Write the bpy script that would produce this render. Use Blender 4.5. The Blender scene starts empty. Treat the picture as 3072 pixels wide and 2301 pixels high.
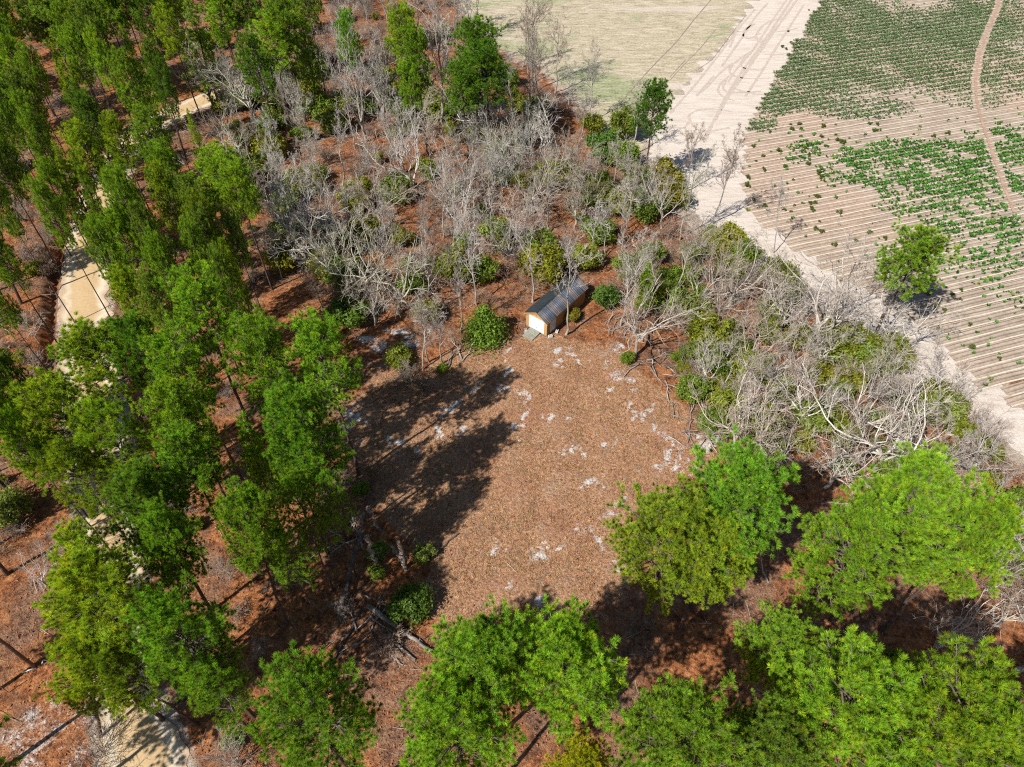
import bpy, math
import numpy as np
from mathutils import Vector
from mathutils.geometry import tessellate_polygon

sc = bpy.context.scene
rad = math.radians
# ------------------------------------------------------------------ camera, sky, sun, exposure
CAM_H, PITCH, FPX = 58.0, rad(47.5), 2130.0          # drone height, tilt below the horizon, focal length in photo pixels
cd = bpy.data.cameras.new('camera'); cam = bpy.data.objects.new('camera', cd)
sc.collection.objects.link(cam)
cd.sensor_width = 36; cd.lens = FPX / 3072 * 36; cd.clip_end = 6000
cam.location = (0, 0, CAM_H); cam.rotation_euler = (rad(90) - PITCH, 0, 0)
sc.camera = cam

SUN_EL, SHADOW_AZ = rad(46), rad(43)                  # shadows run towards +x +y
w = bpy.data.worlds.new('World'); sc.world = w; w.use_nodes = True
nt = w.node_tree; nt.nodes.clear()
sky = nt.nodes.new('ShaderNodeTexSky'); sky.sky_type = 'NISHITA'; sky.sun_disc = False
sky.sun_elevation = SUN_EL
sky.sun_rotation = math.atan2(-math.cos(SHADOW_AZ), -math.sin(SHADOW_AZ))
sky.air_density = 1.0; sky.dust_density = 0.6; sky.ozone_density = 1.2
bg = nt.nodes.new('ShaderNodeBackground'); bg.inputs[1].default_value = 0.055
ow = nt.nodes.new('ShaderNodeOutputWorld')
nt.links.new(sky.outputs[0], bg.inputs[0]); nt.links.new(bg.outputs[0], ow.inputs[0])
sd = bpy.data.lights.new('sun', 'SUN'); sd.energy = 4.9; sd.angle = rad(0.53); sd.color = (1.0, 0.95, 0.87)
sun = bpy.data.objects.new('sun', sd); sc.collection.objects.link(sun)
sdir = Vector((math.cos(SHADOW_AZ) * math.cos(SUN_EL), math.sin(SHADOW_AZ) * math.cos(SUN_EL), -math.sin(SUN_EL)))
sun.rotation_euler = sdir.to_track_quat('-Z', 'Y').to_euler(); sun.location = (-60, -50, 90)
sc.view_settings.view_transform = 'Standard'; sc.view_settings.look = 'None'
sc.view_settings.exposure = 0.32; sc.view_settings.gamma = 1.0
sc.cycles.max_bounces = 4; sc.cycles.diffuse_bounces = 1; sc.cycles.transmission_bounces = 2
sc.cycles.use_denoising = False; sc.cycles.filter_width = 1.15
sc.cycles.glossy_bounces = 2; sc.cycles.caustics_reflective = False; sc.cycles.caustics_refractive = False

# ------------------------------------------------------------------ pixel -> place helpers
CP, SP = math.cos(PITCH), math.sin(PITCH)
def gnd(u, v, z=0.0):
    """the point at height z seen at photo pixel (u, v)"""
    x = (u - 1536) / FPX; t = (1150.5 - v) / FPX
    dy, dz = CP + t * SP, -SP + t * CP
    s = (z - CAM_H) / dz
    return np.array([x * s, dy * s])
def g22(u, v, z=0.0):                                  # the same, pixels of the 2212 px wide view
    return gnd(u * 3072 / 2212, v * 3072 / 2212, z)
def slant(x, y, z=0.0):
    return y * CP - (z - CAM_H) * SP
def poly22(pts): return np.array([g22(*p) for p in pts])
def r1(x, y): return (x / 2.16, y / 2.16)
def r2(x, y): return (1024 + x / 2.16, y / 2.16)
def r3(x, y): return (2048 + x / 2.16, y / 2.16)
def r4(x, y): return (x / 2.16, 767 + y / 2.16)
def r5(x, y): return (1024 + x / 2.16, 767 + y / 2.16)
def r6(x, y): return (2048 + x / 2.16, 767 + y / 2.16)
def r7(x, y): return (x / 2.16, 1534 + y / 2.16)
def r8(x, y): return (1024 + x / 2.16, 1534 + y / 2.16)
def r9(x, y): return (2048 + x / 2.16, 1534 + y / 2.16)

def inside(poly, P):
    x, y = P[:, 0], P[:, 1]; r = np.zeros(len(P), bool)
    n = len(poly); j = n - 1
    for i in range(n):
        xi, yi = poly[i]; xj, yj = poly[j]
        c = ((yi > y) != (yj > y)) & (x < (xj - xi) * (y - yi) / (yj - yi + 1e-12) + xi)
        r ^= c; j = i
    return r
def dist_line(line, P, closed=False):
    d = np.full(len(P), 1e9)
    n = len(line)
    for i in range(n if closed else n - 1):
        a, b = line[i], line[(i + 1) % n]; ab = b - a
        t = np.clip(((P - a) @ ab) / (ab @ ab + 1e-12), 0, 1)
        d = np.minimum(d, np.linalg.norm(P - (a + t[:, None] * ab), axis=1))
    return d
def sdist(poly, P):                                    # positive inside
    d = dist_line(poly, P, True)
    return np.where(inside(poly, P), d, -d)
def sstep(a, b, x):
    t = np.clip((x - a) / (b - a), 0, 1); return t * t * (3 - 2 * t)
_r0 = np.random.default_rng(5)
_NW = _r0.normal(size=(24, 2)); _NP = _r0.uniform(0, 6.28, 24)
def wnoise(P, scale):                                  # cheap smooth noise, about -1..1
    Q = P * scale
    return sum(np.sin(Q @ _NW[i] + _NP[i]) for i in range(24)) / 5.0

# ------------------------------------------------------------------ mesh helpers
COL = sc.collection
class MB:
    """collects triangles (and a colour per vertex), then links them as one mesh object"""
    def __init__(s): s.v = []; s.f = []; s.c = []; s.n = 0
    def add(s, V, F, C=None):
        V = np.asarray(V, float).reshape(-1, 3); F = np.asarray(F, np.int64).reshape(-1, 3)
        s.v.append(V); s.f.append(F + s.n); s.n += len(V)
        if C is None: C = np.ones((len(V), 3))
        C = np.asarray(C, float)
        if C.ndim == 1: C = np.tile(C, (len(V), 1))
        s.c.append(C)
    def mesh(s, name, mat, smooth=False):
        V = np.concatenate(s.v); F = np.concatenate(s.f); C = np.concatenate(s.c)
        me = bpy.data.meshes.new(name)
        me.vertices.add(len(V)); me.vertices.foreach_set('co', V.astype(np.float32).ravel())
        me.loops.add(F.size); me.loops.foreach_set('vertex_index', F.astype(np.int32).ravel())
        me.polygons.add(len(F)); me.polygons.foreach_set('loop_start', np.arange(0, F.size, 3, dtype=np.int32))
        at = me.attributes.new('tint', 'FLOAT_COLOR', 'POINT')
        at.data.foreach_set('color', np.c_[C, np.ones(len(C))].astype(np.float32).ravel())
        me.update(calc_edges=True)
        me.polygons.foreach_set('use_smooth', np.full(len(F), smooth))
        me.materials.append(mat)
        return me
    def box(s, c, size, R=None, C=None):
        sx, sy, sz = np.array(size) / 2
        V = np.array([(x, y, z) for x in (-sx, sx) for y in (-sy, sy) for z in (-sz, sz)])
        if R is not None: V = V @ np.array(R).T
        Q = [(0, 1, 3, 2), (4, 6, 7, 5), (0, 4, 5, 1), (2, 3, 7, 6), (0, 2, 6, 4), (1, 5, 7, 3)]
        s.add(V + np.array(c), [t for q in Q for t in ((q[0], q[1], q[2]), (q[0], q[2], q[3]))], C)
def link(name, me, parent=None):
    o = bpy.data.objects.new(name, me); COL.objects.link(o)
    if parent is not None: o.parent = parent
    return o
def tag(o, label=None, cat=None, group=None, kind=None):
    if label: o['label'] = label
    if cat: o['category'] = cat
    if group: o['group'] = group
    if kind: o['kind'] = kind
    return o
def empty(name, loc=(0, 0, 0), rz=0.0):
    o = bpy.data.objects.new(name, None); COL.objects.link(o)
    o.location = loc; o.rotation_euler = (0, 0, rz); o.empty_display_size = .5
    return o

def unit(a): return a / (np.linalg.norm(a, axis=-1, keepdims=True) + 1e-9)
def tubes(mb, P, R, sides, C=None, cap=False):
    """P (B,N,3) polylines, R (B,N) radii -> tapered tubes in one go"""
    B, N, _ = P.shape
    T = np.empty_like(P); T[:, 1:-1] = P[:, 2:] - P[:, :-2]; T[:, 0] = P[:, 1] - P[:, 0]; T[:, -1] = P[:, -1] - P[:, -2]
    T = unit(T)
    mean = unit(P[:, -1] - P[:, 0])
    ref = np.where(np.abs(mean[:, 2:3]) < .8, np.array([[0, 0, 1.]]), np.array([[1., 0, 0]]))
    A = unit(np.cross(T, ref[:, None, :])); Bv = np.cross(T, A)
    a = np.arange(sides) * 2 * np.pi / sides
    ring = A[:, :, None, :] * np.cos(a)[None, None, :, None] + Bv[:, :, None, :] * np.sin(a)[None, None, :, None]
    V = P[:, :, None, :] + ring * R[:, :, None, None]
    b = (np.arange(B) * N * sides)[:, None, None]; n = (np.arange(N - 1) * sides)[None, :, None]; k = np.arange(sides)[None, None, :]; k2 = (k + 1) % sides
    i0 = b + n + k; i1 = b + n + k2; i2 = i1 + sides; i3 = i0 + sides
    F = np.stack([np.stack([i0, i1, i2], -1), np.stack([i0, i2, i3], -1)], -2).reshape(-1, 3)
    if cap:
        c0 = (np.arange(B) * N * sides)[:, None] + np.arange(1, sides - 1)[None, :]
        base = (np.arange(B) * N * sides)[:, None] + 0 * c0
        capf = np.stack([base, c0 + 1, c0], -1).reshape(-1, 3)
        off = (N - 1) * sides
        F = np.concatenate([F, capf, np.stack([base + off, c0 + off, c0 + 1 + off], -1).reshape(-1, 3)])
    if C is not None and np.ndim(C) == 2: C = np.repeat(C, N * sides, axis=0)
    mb.add(V.reshape(-1, 3), F, C)
def grow(rng, P, R, n, tmin, tmax, ang, length, N=4, wob=.12, up=.15, rr=.6, tip=.35, lfall=.5):
    """n children on every polyline of P"""
    B, M, _ = P.shape
    t = rng.uniform(tmin, tmax, (B, n)); f = t * (M - 1); i = np.minimum(f.astype(int), M - 2); fr = (f - i)[..., None]
    bi = np.arange(B)[:, None]
    S = P[bi, i] * (1 - fr) + P[bi, i + 1] * fr
    T = unit(P[bi, i + 1] - P[bi, i])
    r = (R[bi, i] * (1 - fr[..., 0]) + R[bi, i + 1] * fr[..., 0]) * rr
    q = rng.normal(size=(B, n, 3)); q -= (q * T).sum(-1, keepdims=True) * T; q = unit(q)
    a = rad(ang) * rng.uniform(.65, 1.35, (B, n))[..., None]
    D = unit(T * np.cos(a) + q * np.sin(a)).reshape(-1, 3)
    L = np.linalg.norm(P[:, 1:] - P[:, :-1], axis=-1).sum(1)[:, None] * length * rng.uniform(.7, 1.25, (B, n)) * (1 - lfall * t)
    L = L.reshape(-1); S = S.reshape(-1, 3); r = r.reshape(-1)
    out = np.empty((len(S), N, 3)); out[:, 0] = S; d = D
    for k in range(1, N):
        d = unit(d + rng.normal(size=d.shape) * wob + np.array([0, 0, up]))
        out[:, k] = out[:, k - 1] + d * (L / (N - 1))[:, None]
    RR = r[:, None] * np.linspace(1, tip, N)[None, :]
    return out, RR

# ------------------------------------------------------------------ materials
def nodes(name, rough=.9):
    m = bpy.data.materials.new(name); m.use_nodes = True; t = m.node_tree
    b = t.nodes['Principled BSDF']; b.inputs['Roughness'].default_value = rough
    b.inputs['Specular IOR Level'].default_value = .25
    return m, t, b
def N(t, kind, **kw):
    n = t.nodes.new('ShaderNode' + kind)
    for k, v in kw.items():
        if k.startswith('i_'):
            key = k[2:]
            key = int(key) if key.isdigit() else key.replace('_', ' ')
            n.inputs[key].default_value = v
        else: setattr(n, k, v)
    return n
def noise(t, scale, detail=4, rough=.6, vec=None, dist=0.0):
    n = N(t, 'TexNoise', i_Scale=scale, i_Detail=detail, i_Roughness=rough, i_Distortion=dist)
    if vec is not None: t.links.new(vec, n.inputs['Vector'])
    return n.outputs['Fac']
def ramp(t, fac, stops):
    r = t.nodes.new('ShaderNodeValToRGB'); e = r.color_ramp.elements
    while len(e) < len(stops): e.new(.5)
    for k, (p, c) in enumerate(stops):
        e[k].position = p; e[k].color = (*c, 1) if len(c) == 3 else c
    t.links.new(fac, r.inputs[0]); return r.outputs[0]
def mix(t, fac, a, b, mode='MIX'):
    n = N(t, 'Mix', data_type='RGBA', blend_type=mode)
    for s, v in ((0, fac), (6, a), (7, b)):
        if hasattr(v, 'links'): t.links.new(v, n.inputs[s])
        elif s == 0: n.inputs[0].default_value = v
        else: n.inputs[s].default_value = (*v, 1)
    return n.outputs[2]
def mth(t, op, a, b=None, c=None):
    n = N(t, 'Math', operation=op)
    for k, v in enumerate((a, b, c)):
        if v is None: continue
        if hasattr(v, 'links'): t.links.new(v, n.inputs[k])
        else: n.inputs[k].default_value = v
    return n.outputs[0]
def smoothmask(t, v, a, b):
    n = N(t, 'MapRange', interpolation_type='SMOOTHSTEP')
    t.links.new(v, n.inputs[0]); n.inputs[1].default_value = a; n.inputs[2].default_value = b
    return n.outputs[0]
def attr(t, name, out='Fac'): return N(t, 'Attribute', attribute_name=name).outputs[out]
def bump(t, b, h, dist=.1, strength=1.0):
    n = N(t, 'Bump', i_Distance=dist, i_Strength=strength); t.links.new(h, n.inputs['Height']); t.links.new(n.outputs[0], b.inputs['Normal'])
def wpos(t): return N(t, 'NewGeometry').outputs['Position']
def opos(t): return N(t, 'TexCoord').outputs['Object']

def mat_leaf(name, base, trans=.35, rough=.55, spec=.25, var=.25):
    """leaf / needle: tint attribute x object colour, with light passing through"""
    m, t, b = nodes(name, rough); b.inputs['Specular IOR Level'].default_value = spec
    oi = N(t, 'ObjectInfo')
    c = mix(t, 1.0, base, attr(t, 'tint', 'Color'), 'MULTIPLY')
    c = mix(t, 1.0, c, oi.outputs['Color'], 'MULTIPLY')
    t.links.new(c, b.inputs['Base Color'])
    tr = N(t, 'BsdfTranslucent'); c2 = mix(t, 1.0, c, (1.1, 1.15, .5), 'MULTIPLY'); t.links.new(c2, tr.inputs[0])
    ms = N(t, 'MixShader', i_0=trans); t.links.new(b.outputs[0], ms.inputs[1]); t.links.new(tr.outputs[0], ms.inputs[2])
    t.links.new(ms.outputs[0], t.nodes['Material Output'].inputs[0])
    return m
def mat_noisy(name, stops, scale, rough=.9, bd=.02, det=5, stretch=None, tint=False, world=False):
    m, t, b = nodes(name, rough)
    v = wpos(t) if world else opos(t)
    if stretch:
        mp = N(t, 'Mapping'); mp.inputs['Scale'].default_value = stretch; t.links.new(v, mp.inputs[0]); v = mp.outputs[0]
    f = noise(t, scale, det, .65, v)
    c = ramp(t, f, stops)
    if tint: c = mix(t, 1.0, c, attr(t, 'tint', 'Color'), 'MULTIPLY'); c = mix(t, 1.0, c, N(t, 'ObjectInfo').outputs['Color'], 'MULTIPLY')
    t.links.new(c, b.inputs['Base Color'])
    if bd: bump(t, b, f, bd)
    return m
M = {}
M['needle'] = mat_leaf('pine needles', (.25, .50, .04), .38)
M['leaf'] = mat_leaf('evergreen leaves', (.20, .27, .045), .4, .5, .3)
M['cropleaf'] = mat_leaf('crop leaves', (.085, .20, .035), .2, .6)
M['drygrass'] = mat_leaf('dry grass', (.52, .31, .165), .2, .9, .1)
M['litter'] = mat_leaf('leaf and needle litter', (.34, .13, .055), .05, .9, .1)
M['pinebark'] = mat_noisy('pine bark', [(.3, (.035, .022, .018)), (.55, (.11, .075, .06)), (.75, (.20, .15, .125))], 5, .95, .05, stretch=(1, 1, .3))
M['limb'] = mat_noisy('pine limb bark', [(.3, (.06, .045, .04)), (.7, (.24, .19, .16))], 4, .95, 0)
M['greybark'] = mat_noisy('grey bark', [(.25, (.16, .14, .125)), (.5, (.37, .345, .31)), (.75, (.56, .53, .49))], 3.5, .9, .02, stretch=(1, 1, .35), tint=True)
M['twig'] = mat_noisy('bare twigs', [(.3, (.27, .245, .22)), (.7, (.60, .575, .54))], 1.2, .9, 0, tint=True)
M['brush'] = mat_noisy('dead brush', [(.3, (.22, .165, .125)), (.7, (.46, .39, .33))], 1.5, .95, 0, tint=True)
M['log'] = mat_noisy('weathered log', [(.25, (.07, .055, .05)), (.5, (.24, .20, .175)), (.72, (.52, .47, .43))], 2.2, .95, .04, stretch=(.3, 1, 1), tint=True)

# ------------------------------------------------------------------ layout in ground metres
CLEAR = poly22([(720, 880), (790, 790), (900, 815), (985, 760), (1090, 735), (1160, 728), (1260, 735), (1370, 785), (1450, 850), (1530, 950), (1545, 1000), (1460, 1060), (1390, 1110), (1350, 1200), (1345, 1290), (1200, 1350), (950, 1345), (935, 1230), (850, 1120), (770, 1010)])
ROAD_L = poly22([(230, 1760), (215, 1657), (200, 1500), (205, 1400), (190, 1290), (172, 1150), (152, 1000), (138, 850), (128, 740), (132, 640), (147, 520), (166, 440), (200, 380), (240, 312), (290, 272), (340, 242), (400, 216), (470, 192), (560, 170)])
ROAD_R = poly22([(450, 1760), (412, 1657), (345, 1500), (330, 1400), (316, 1290), (298, 1150), (285, 1000), (262, 850), (238, 740), (232, 640), (240, 520), (256, 430), (284, 370), (318, 312), (352, 282), (384, 262), (424, 242), (482, 216), (570, 190)])
TRACK = poly22([(1645, -25), (1785, -25), (1742, 50), (1692, 130), (1652, 200), (1618, 260), (1598, 310), (1594, 400), (1620, 470), (1700, 535), (1800, 598), (1885, 645), (2010, 738), (2110, 828), (2230, 908), (2330, 985), (2330, 1080), (2212, 985), (2120, 925), (2020, 855), (1930, 785), (1850, 715), (1760, 655), (1660, 590), (1560, 520), (1480, 450), (1425, 400), (1395, 340), (1405, 285), (1445, 222), (1495, 170), (1570, 88)])
FIELD_EDGE = poly22([(1785, -25), (1742, 50), (1692, 130), (1652, 200), (1618, 260), (1598, 310), (1594, 400), (1620, 470), (1700, 535), (1800, 598), (1885, 645), (2010, 738), (2110, 828), (2230, 908), (2330, 985)])
FIELD = np.concatenate([FIELD_EDGE, np.array([[150, 52], [175, 150], [165, 240], [98, 230]])])
MEADOW = np.concatenate([poly22([(1645, -25), (1570, 88), (1495, 170), (1445, 222), (1405, 285), (1385, 330), (1330, 300), (1262, 235), (1180, 150), (1090, 110), (1010, 40), (985, -25)]), np.array([[-28, 240], [70, 240]])])
DITCH = poly22([(168, 400), (146, 470), (128, 550), (118, 640), (111, 740), (112, 830)]) + np.array([-.6, 0])
ROAD_C = (ROAD_L + ROAD_R) / 2
def densify(p, step=.5, closed=True):
    out = []
    n = len(p)
    for i in range(n if closed else n - 1):
        a, b = p[i], p[(i + 1) % n]; k = max(1, int(np.linalg.norm(b - a) / step))
        for j in range(k): out.append(a + (b - a) * j / k)
    if not closed: out.append(p[-1])
    return np.array(out)

# ------------------------------------------------------------------ ground sheet
def axis(lo, hi, fine, far):
    a = list(np.arange(lo, hi + fine / 2, fine)); s = fine
    while a[-1] < far: s *= 1.22; a.append(a[-1] + s)
    s = fine; pre = []; x = lo
    while x > -far: s *= 1.22; x -= s; pre.append(x)
    return np.array(pre[::-1] + a)
def axis2(lo, a, b, hi, f1, f2, far):
    c = axis(lo, hi, f1, far); return np.concatenate([c[c < a - f1 / 2], np.arange(a, b, f2), c[c > b + f1 / 2]])
xs = axis2(-62, -24, 24, 52, .5, .27, 2500); ys = axis2(10, 24, 68, 96, .5, .27, 2500)
GX, GY = np.meshgrid(xs, ys); GP = np.c_[GX.ravel(), GY.ravel()]
def dedge(P):                                          # inside any laid sheet?
    return np.maximum.reduce([sdist(q, P) for q in (np.concatenate([ROAD_L, ROAD_R[::-1]]), TRACK, FIELD, MEADOW)])
near = (np.abs(GP[:, 0]) < 190) & (GP[:, 1] > -60) & (GP[:, 1] < 270)
de = np.full(len(GP), -50.0); de[near] = dedge(GP[near])
dd = np.full(len(GP), 99.0); dd[near] = dist_line(DITCH, GP[near])
gz = -.10 * (.5 + .5 * np.clip(wnoise(GP, 1.1), -1, 1)) * sstep(0, 2, -de) - .004
gz -= 1.35 * sstep(1.05, .35, dd)
cl = np.zeros(len(GP)); cl[near] = sstep(-2.5, 2.5, sdist(CLEAR, GP[near]) + 1.2 * wnoise(GP[near], .6))
sand = np.zeros(len(GP))
SPLATS = [(r5(1420, 600), .9), (r5(1490, 640), .8), (r5(1400, 690), .7), (r5(1570, 700), .8), (r5(1080, 740), .8), (r5(880, 795), .6), (r5(1110, 868), .9), (r5(1220, 890), 1.0), (r5(1020, 860), .7),
          (r5(860, 855), .9), (r5(1090, 600), .7), (r5(1180, 1050), 1.0), (r5(1350, 1050), .9), (r5(1290, 1040), .6), (r5(1140, 1120), .9), (r5(1470, 1040), .7), (r5(1760, 790), 1.1), (r5(1790, 800), .8),
          (r5(1920, 810), .8), (r5(1730, 880), .6), (r5(1850, 960), .6), (r5(1940, 1000), .8), (r5(1975, 1060), .8), (r5(2085, 1120), 1.1), (r5(2120, 1180), .9), (r5(2130, 1250), .8), (r5(2190, 1320), .9),
          (r5(2100, 1340), .9), (r5(1430, 1275), .6), (r5(1520, 1258), .7), (r5(1700, 1230), .7), (r5(1610, 1475), .8), (r5(1580, 1470), .6), (r5(1700, 1430), .5), (r5(1830, 1580), .6), (r5(1810, 610), 1.0),
          (r5(1740, 695), .7), (r5(935, 1095), .5), (r5(720, 990), 1.2), (r5(650, 1010), .9), (r5(760, 1140), 1.0), (r5(620, 1140), .9), (r5(350, 1200), .8), (r5(500, 1250), .7), (r5(1190, 480), .6), (r5(1060, 550), .5),
          (r5(330, 490), 1.9), (r5(240, 590), 1.5), (r5(400, 590), 1.4), (r5(560, 470), 1.2), (r5(300, 640), 1.0), (r5(450, 330), 1.1), (r5(520, 420), 1.0), (r5(250, 690), 1.2), (r5(130, 1080), 1.4), (r5(60, 1090), 1.2),
          (r8(1320, 210), .8), (r8(1290, 260), 1.0), (r8(1000, 240), .7), (r8(1670, 170), .8), (r8(1530, 100), .8), (r8(1100, 475), .6), (r8(1300, 660), 1.0), (r8(1800, 355), .7), (r8(1770, 20), .9), (r8(1420, 230), .5),
          (r6(160, 1250), 1.1), (r6(40, 1310), 1.2), (r6(130, 1190), .8),
          (r7(450, 1290), 1.6), (r7(330, 1370), 2.0), (r7(200, 1440), 2.2), (r7(60, 1520), 2.2), (r7(300, 1560), 2.2), (r7(450, 1440), 2.0), (r7(550, 1250), 1.4), (r7(520, 1600), 1.8), (r7(120, 1640), 2.4), (r7(560, 1350), 1.6)]
_rs = np.random.default_rng(3); GW = GP + np.c_[wnoise(GP, 2.1), wnoise(GP + 31, 2.1)] * .22
for (px, rr_) in SPLATS:
    p = gnd(*px); amp = .62 if px[1] > 2040 and px[0] < 300 else 1.0
    nr_ = np.abs(GP - p).max(1) < 6; an = _rs.uniform(0, 3.14); ax_ = np.array([math.cos(an), math.sin(an)])
    for q in range(6):
        c_ = p + ax_ * _rs.normal() * rr_ * .7 + _rs.normal(size=2) * rr_ * .4; sg = rr_ * _rs.uniform(.18, .5)
        v_ = GW[nr_] - c_; al = (v_ @ ax_) / 1.5; ac = v_ @ np.array([-ax_[1], ax_[0]])
        sand[nr_] = np.maximum(sand[nr_], amp * _rs.uniform(.5, 1.05) * np.exp(-(al ** 2 + ac ** 2) / sg ** 2))
pale = np.zeros(len(GP)); pale[near] = sstep(-7, 1, sdist(TRACK, GP[near])) * .9
pale[near] = np.maximum(pale[near], sstep(-2.2, .3, de[near] * 0 + sdist(np.concatenate([ROAD_L, ROAD_R[::-1]]), GP[near])) * .75)
pale[near] = np.maximum(pale[near], sstep(-6, 1, sdist(MEADOW, GP[near])) * .8)
nx, ny = len(xs), len(ys)
ii = (np.arange(ny - 1)[:, None] * nx + np.arange(nx - 1)[None, :]).ravel()
mb = MB(); mb.add(np.c_[GP, gz], np.concatenate([np.c_[ii, ii + 1, ii + nx + 1], np.c_[ii, ii + nx + 1, ii + nx]]), np.c_[cl, sand, pale])

m, t, b = nodes('forest floor and clearing', .95)
P_ = wpos(t); at = N(t, 'Attribute', attribute_name='tint'); sep = N(t, 'SeparateColor'); t.links.new(at.outputs['Color'], sep.inputs[0])
big = noise(t, .16, 3, .55, P_); mid = noise(t, .9, 4, .65, P_); fine = noise(t, 2.4, 4, .78, P_); fine2 = noise(t, 5.0, 3, .85, P_)
forest = ramp(t, mix(t, .55, mid, fine), [(.36, (.04, .018, .012)), (.44, (.20, .072, .03)), (.53, (.43, .165, .06)), (.66, (.58, .30, .14))])
rusty = ramp(t, mix(t, .6, mid, fine2), [(.38, (.05, .03, .022)), (.48, (.22, .115, .07)), (.57, (.36, .21, .13)), (.68, (.52, .37, .27))])
forest = mix(t, smoothmask(t, big, .42, .62), forest, rusty)
clr = ramp(t, mix(t, .6, fine, fine2), [(.36, (.10, .045, .024)), (.45, (.34, .175, .095)), (.53, (.52, .295, .17)), (.65, (.72, .49, .32))])
gry = ramp(t, fine, [(.3, (.16, .10, .07)), (.7, (.44, .33, .25))])
clr = mix(t, mth(t, 'MULTIPLY', smoothmask(t, mid, .5, .68), .55), clr, gry)
clr = mix(t, mth(t, 'MULTIPLY', smoothmask(t, big, .5, .65), .6), clr, mix(t, .5, clr, (.40, .16, .10)))
blot = noise(t, .38, 5, .7, P_, .8)
clr = mix(t, mth(t, 'MULTIPLY', smoothmask(t, blot, .52, .66), .55), clr, mix(t, .5, clr, (.24, .16, .10)))
clr = mix(t, mth(t, 'MULTIPLY', smoothmask(t, blot, .46, .34), .5), clr, mix(t, .45, clr, (.62, .47, .35)))
c = mix(t, smoothmask(t, mth(t, 'ADD', sep.outputs[0], mth(t, 'MULTIPLY_ADD', mid, .8, -.4)), .35, .65), forest, clr)
palec = ramp(t, mix(t, .5, mid, fine2), [(.3, (.34, .26, .20)), (.55, (.56, .47, .38)), (.75, (.68, .61, .53))])
c = mix(t, smoothmask(t, mth(t, 'ADD', sep.outputs[2], mth(t, 'MULTIPLY_ADD', mid, 1.0, -.5)), .4, .75), c, palec)
sandc = ramp(t, fine2, [(.32, (.40, .35, .31)), (.45, (.66, .63, .60)), (.6, (.82, .80, .79))])
sm = smoothmask(t, mth(t, 'ADD', sep.outputs[1], mth(t, 'ADD', mth(t, 'MULTIPLY_ADD', fine, .9, -.45), mth(t, 'MULTIPLY_ADD', fine2, .9, -.45))), .34, .80)
c = mix(t, mth(t, 'MULTIPLY', sm, .92), c, sandc)
t.links.new(c, b.inputs['Base Color'])
bump(t, b, mix(t, .5, fine, fine2), .4, 1.0)
M['ground'] = m
ground = tag(link('ground', mb.mesh('ground', m, True)), kind='structure')

# ------------------------------------------------------------------ laid sheets: road, track, meadow, field
def sheet(name, poly, z, mat, jit=.35, seed=1):
    rng = np.random.default_rng(seed)
    p = densify(poly, .6); nrm = np.roll(p, -1, 0) - np.roll(p, 1, 0); nrm = unit(np.c_[nrm[:, 1], -nrm[:, 0]])
    p = p + nrm * (wnoise(p, 1.3) * jit + rng.normal(size=len(p)) * jit * .35)[:, None]
    tri = tessellate_polygon([[Vector((a[0], a[1], 0)) for a in p]])
    F = np.array(tri); V = np.c_[p, np.full(len(p), z)]
    n = np.cross(V[F[:, 1]] - V[F[:, 0]], V[F[:, 2]] - V[F[:, 0]])[:, 2]; F[n < 0] = F[n < 0][:, ::-1]
    mb = MB(); mb.add(V, F)
    return tag(link(name, mb.mesh(name, mat)), kind='structure')

m, t, b = nodes('pale meadow', .95); P_ = wpos(t)
mp = N(t, 'Mapping'); mp.inputs['Rotation'].default_value = (0, 0, rad(-8)); mp.inputs['Scale'].default_value = (.25, 1.0, 1); t.links.new(P_, mp.inputs[0])
st = noise(t, 1.3, 5, .75, mp.outputs[0], .6); bg_ = noise(t, .045, 3, .5, P_); fn = noise(t, 2.6, 4, .8, P_)
c = ramp(t, mix(t, .5, st, fn), [(.36, (.20, .165, .11)), (.48, (.45, .38, .265)), (.56, (.59, .52, .39)), (.66, (.71, .645, .53))])
grn = ramp(t, mix(t, .5, st, fn), [(.36, (.09, .13, .05)), (.5, (.27, .32, .15)), (.64, (.52, .50, .34))])
c = mix(t, mth(t, 'MULTIPLY', smoothmask(t, bg_, .50, .62), .8), c, grn)
snd = ramp(t, fn, [(.3, (.52, .43, .35)), (.7, (.72, .63, .55))])
c = mix(t, smoothmask(t, noise(t, .07, 5, .7, mp.outputs[0]), .54, .66), c, snd)
t.links.new(c, b.inputs['Base Color']); bump(t, b, mix(t, .5, st, fn), .2, .8)
sheet('meadow', MEADOW, .004, m, .9, 2)

m, t, b = nodes('pale sand', .95); P_ = wpos(t)
mp = N(t, 'Mapping'); mp.inputs['Rotation'].default_value = (0, 0, rad(-55)); mp.inputs['Scale'].default_value = (.22, 1.3, 1); t.links.new(P_, mp.inputs[0])
st = noise(t, 1.0, 4, .7, mp.outputs[0], .4); fn = noise(t, 3.5, 4, .75, P_)
c = ramp(t, mix(t, .4, st, fn), [(.3, (.46, .38, .315)), (.5, (.67, .585, .51)), (.7, (.78, .715, .655))])
t.links.new(c, b.inputs['Base Color']); bump(t, b, mix(t, .5, st, fn), .25, .9)
M['sand'] = m
TRK = TRACK.copy(); TRK[2:9] += np.array([2.6, 1.6]); TRK[9:15] += np.array([.9, .9])
track = sheet('sandy_track', TRK, .010, m, .8, 3)

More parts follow.
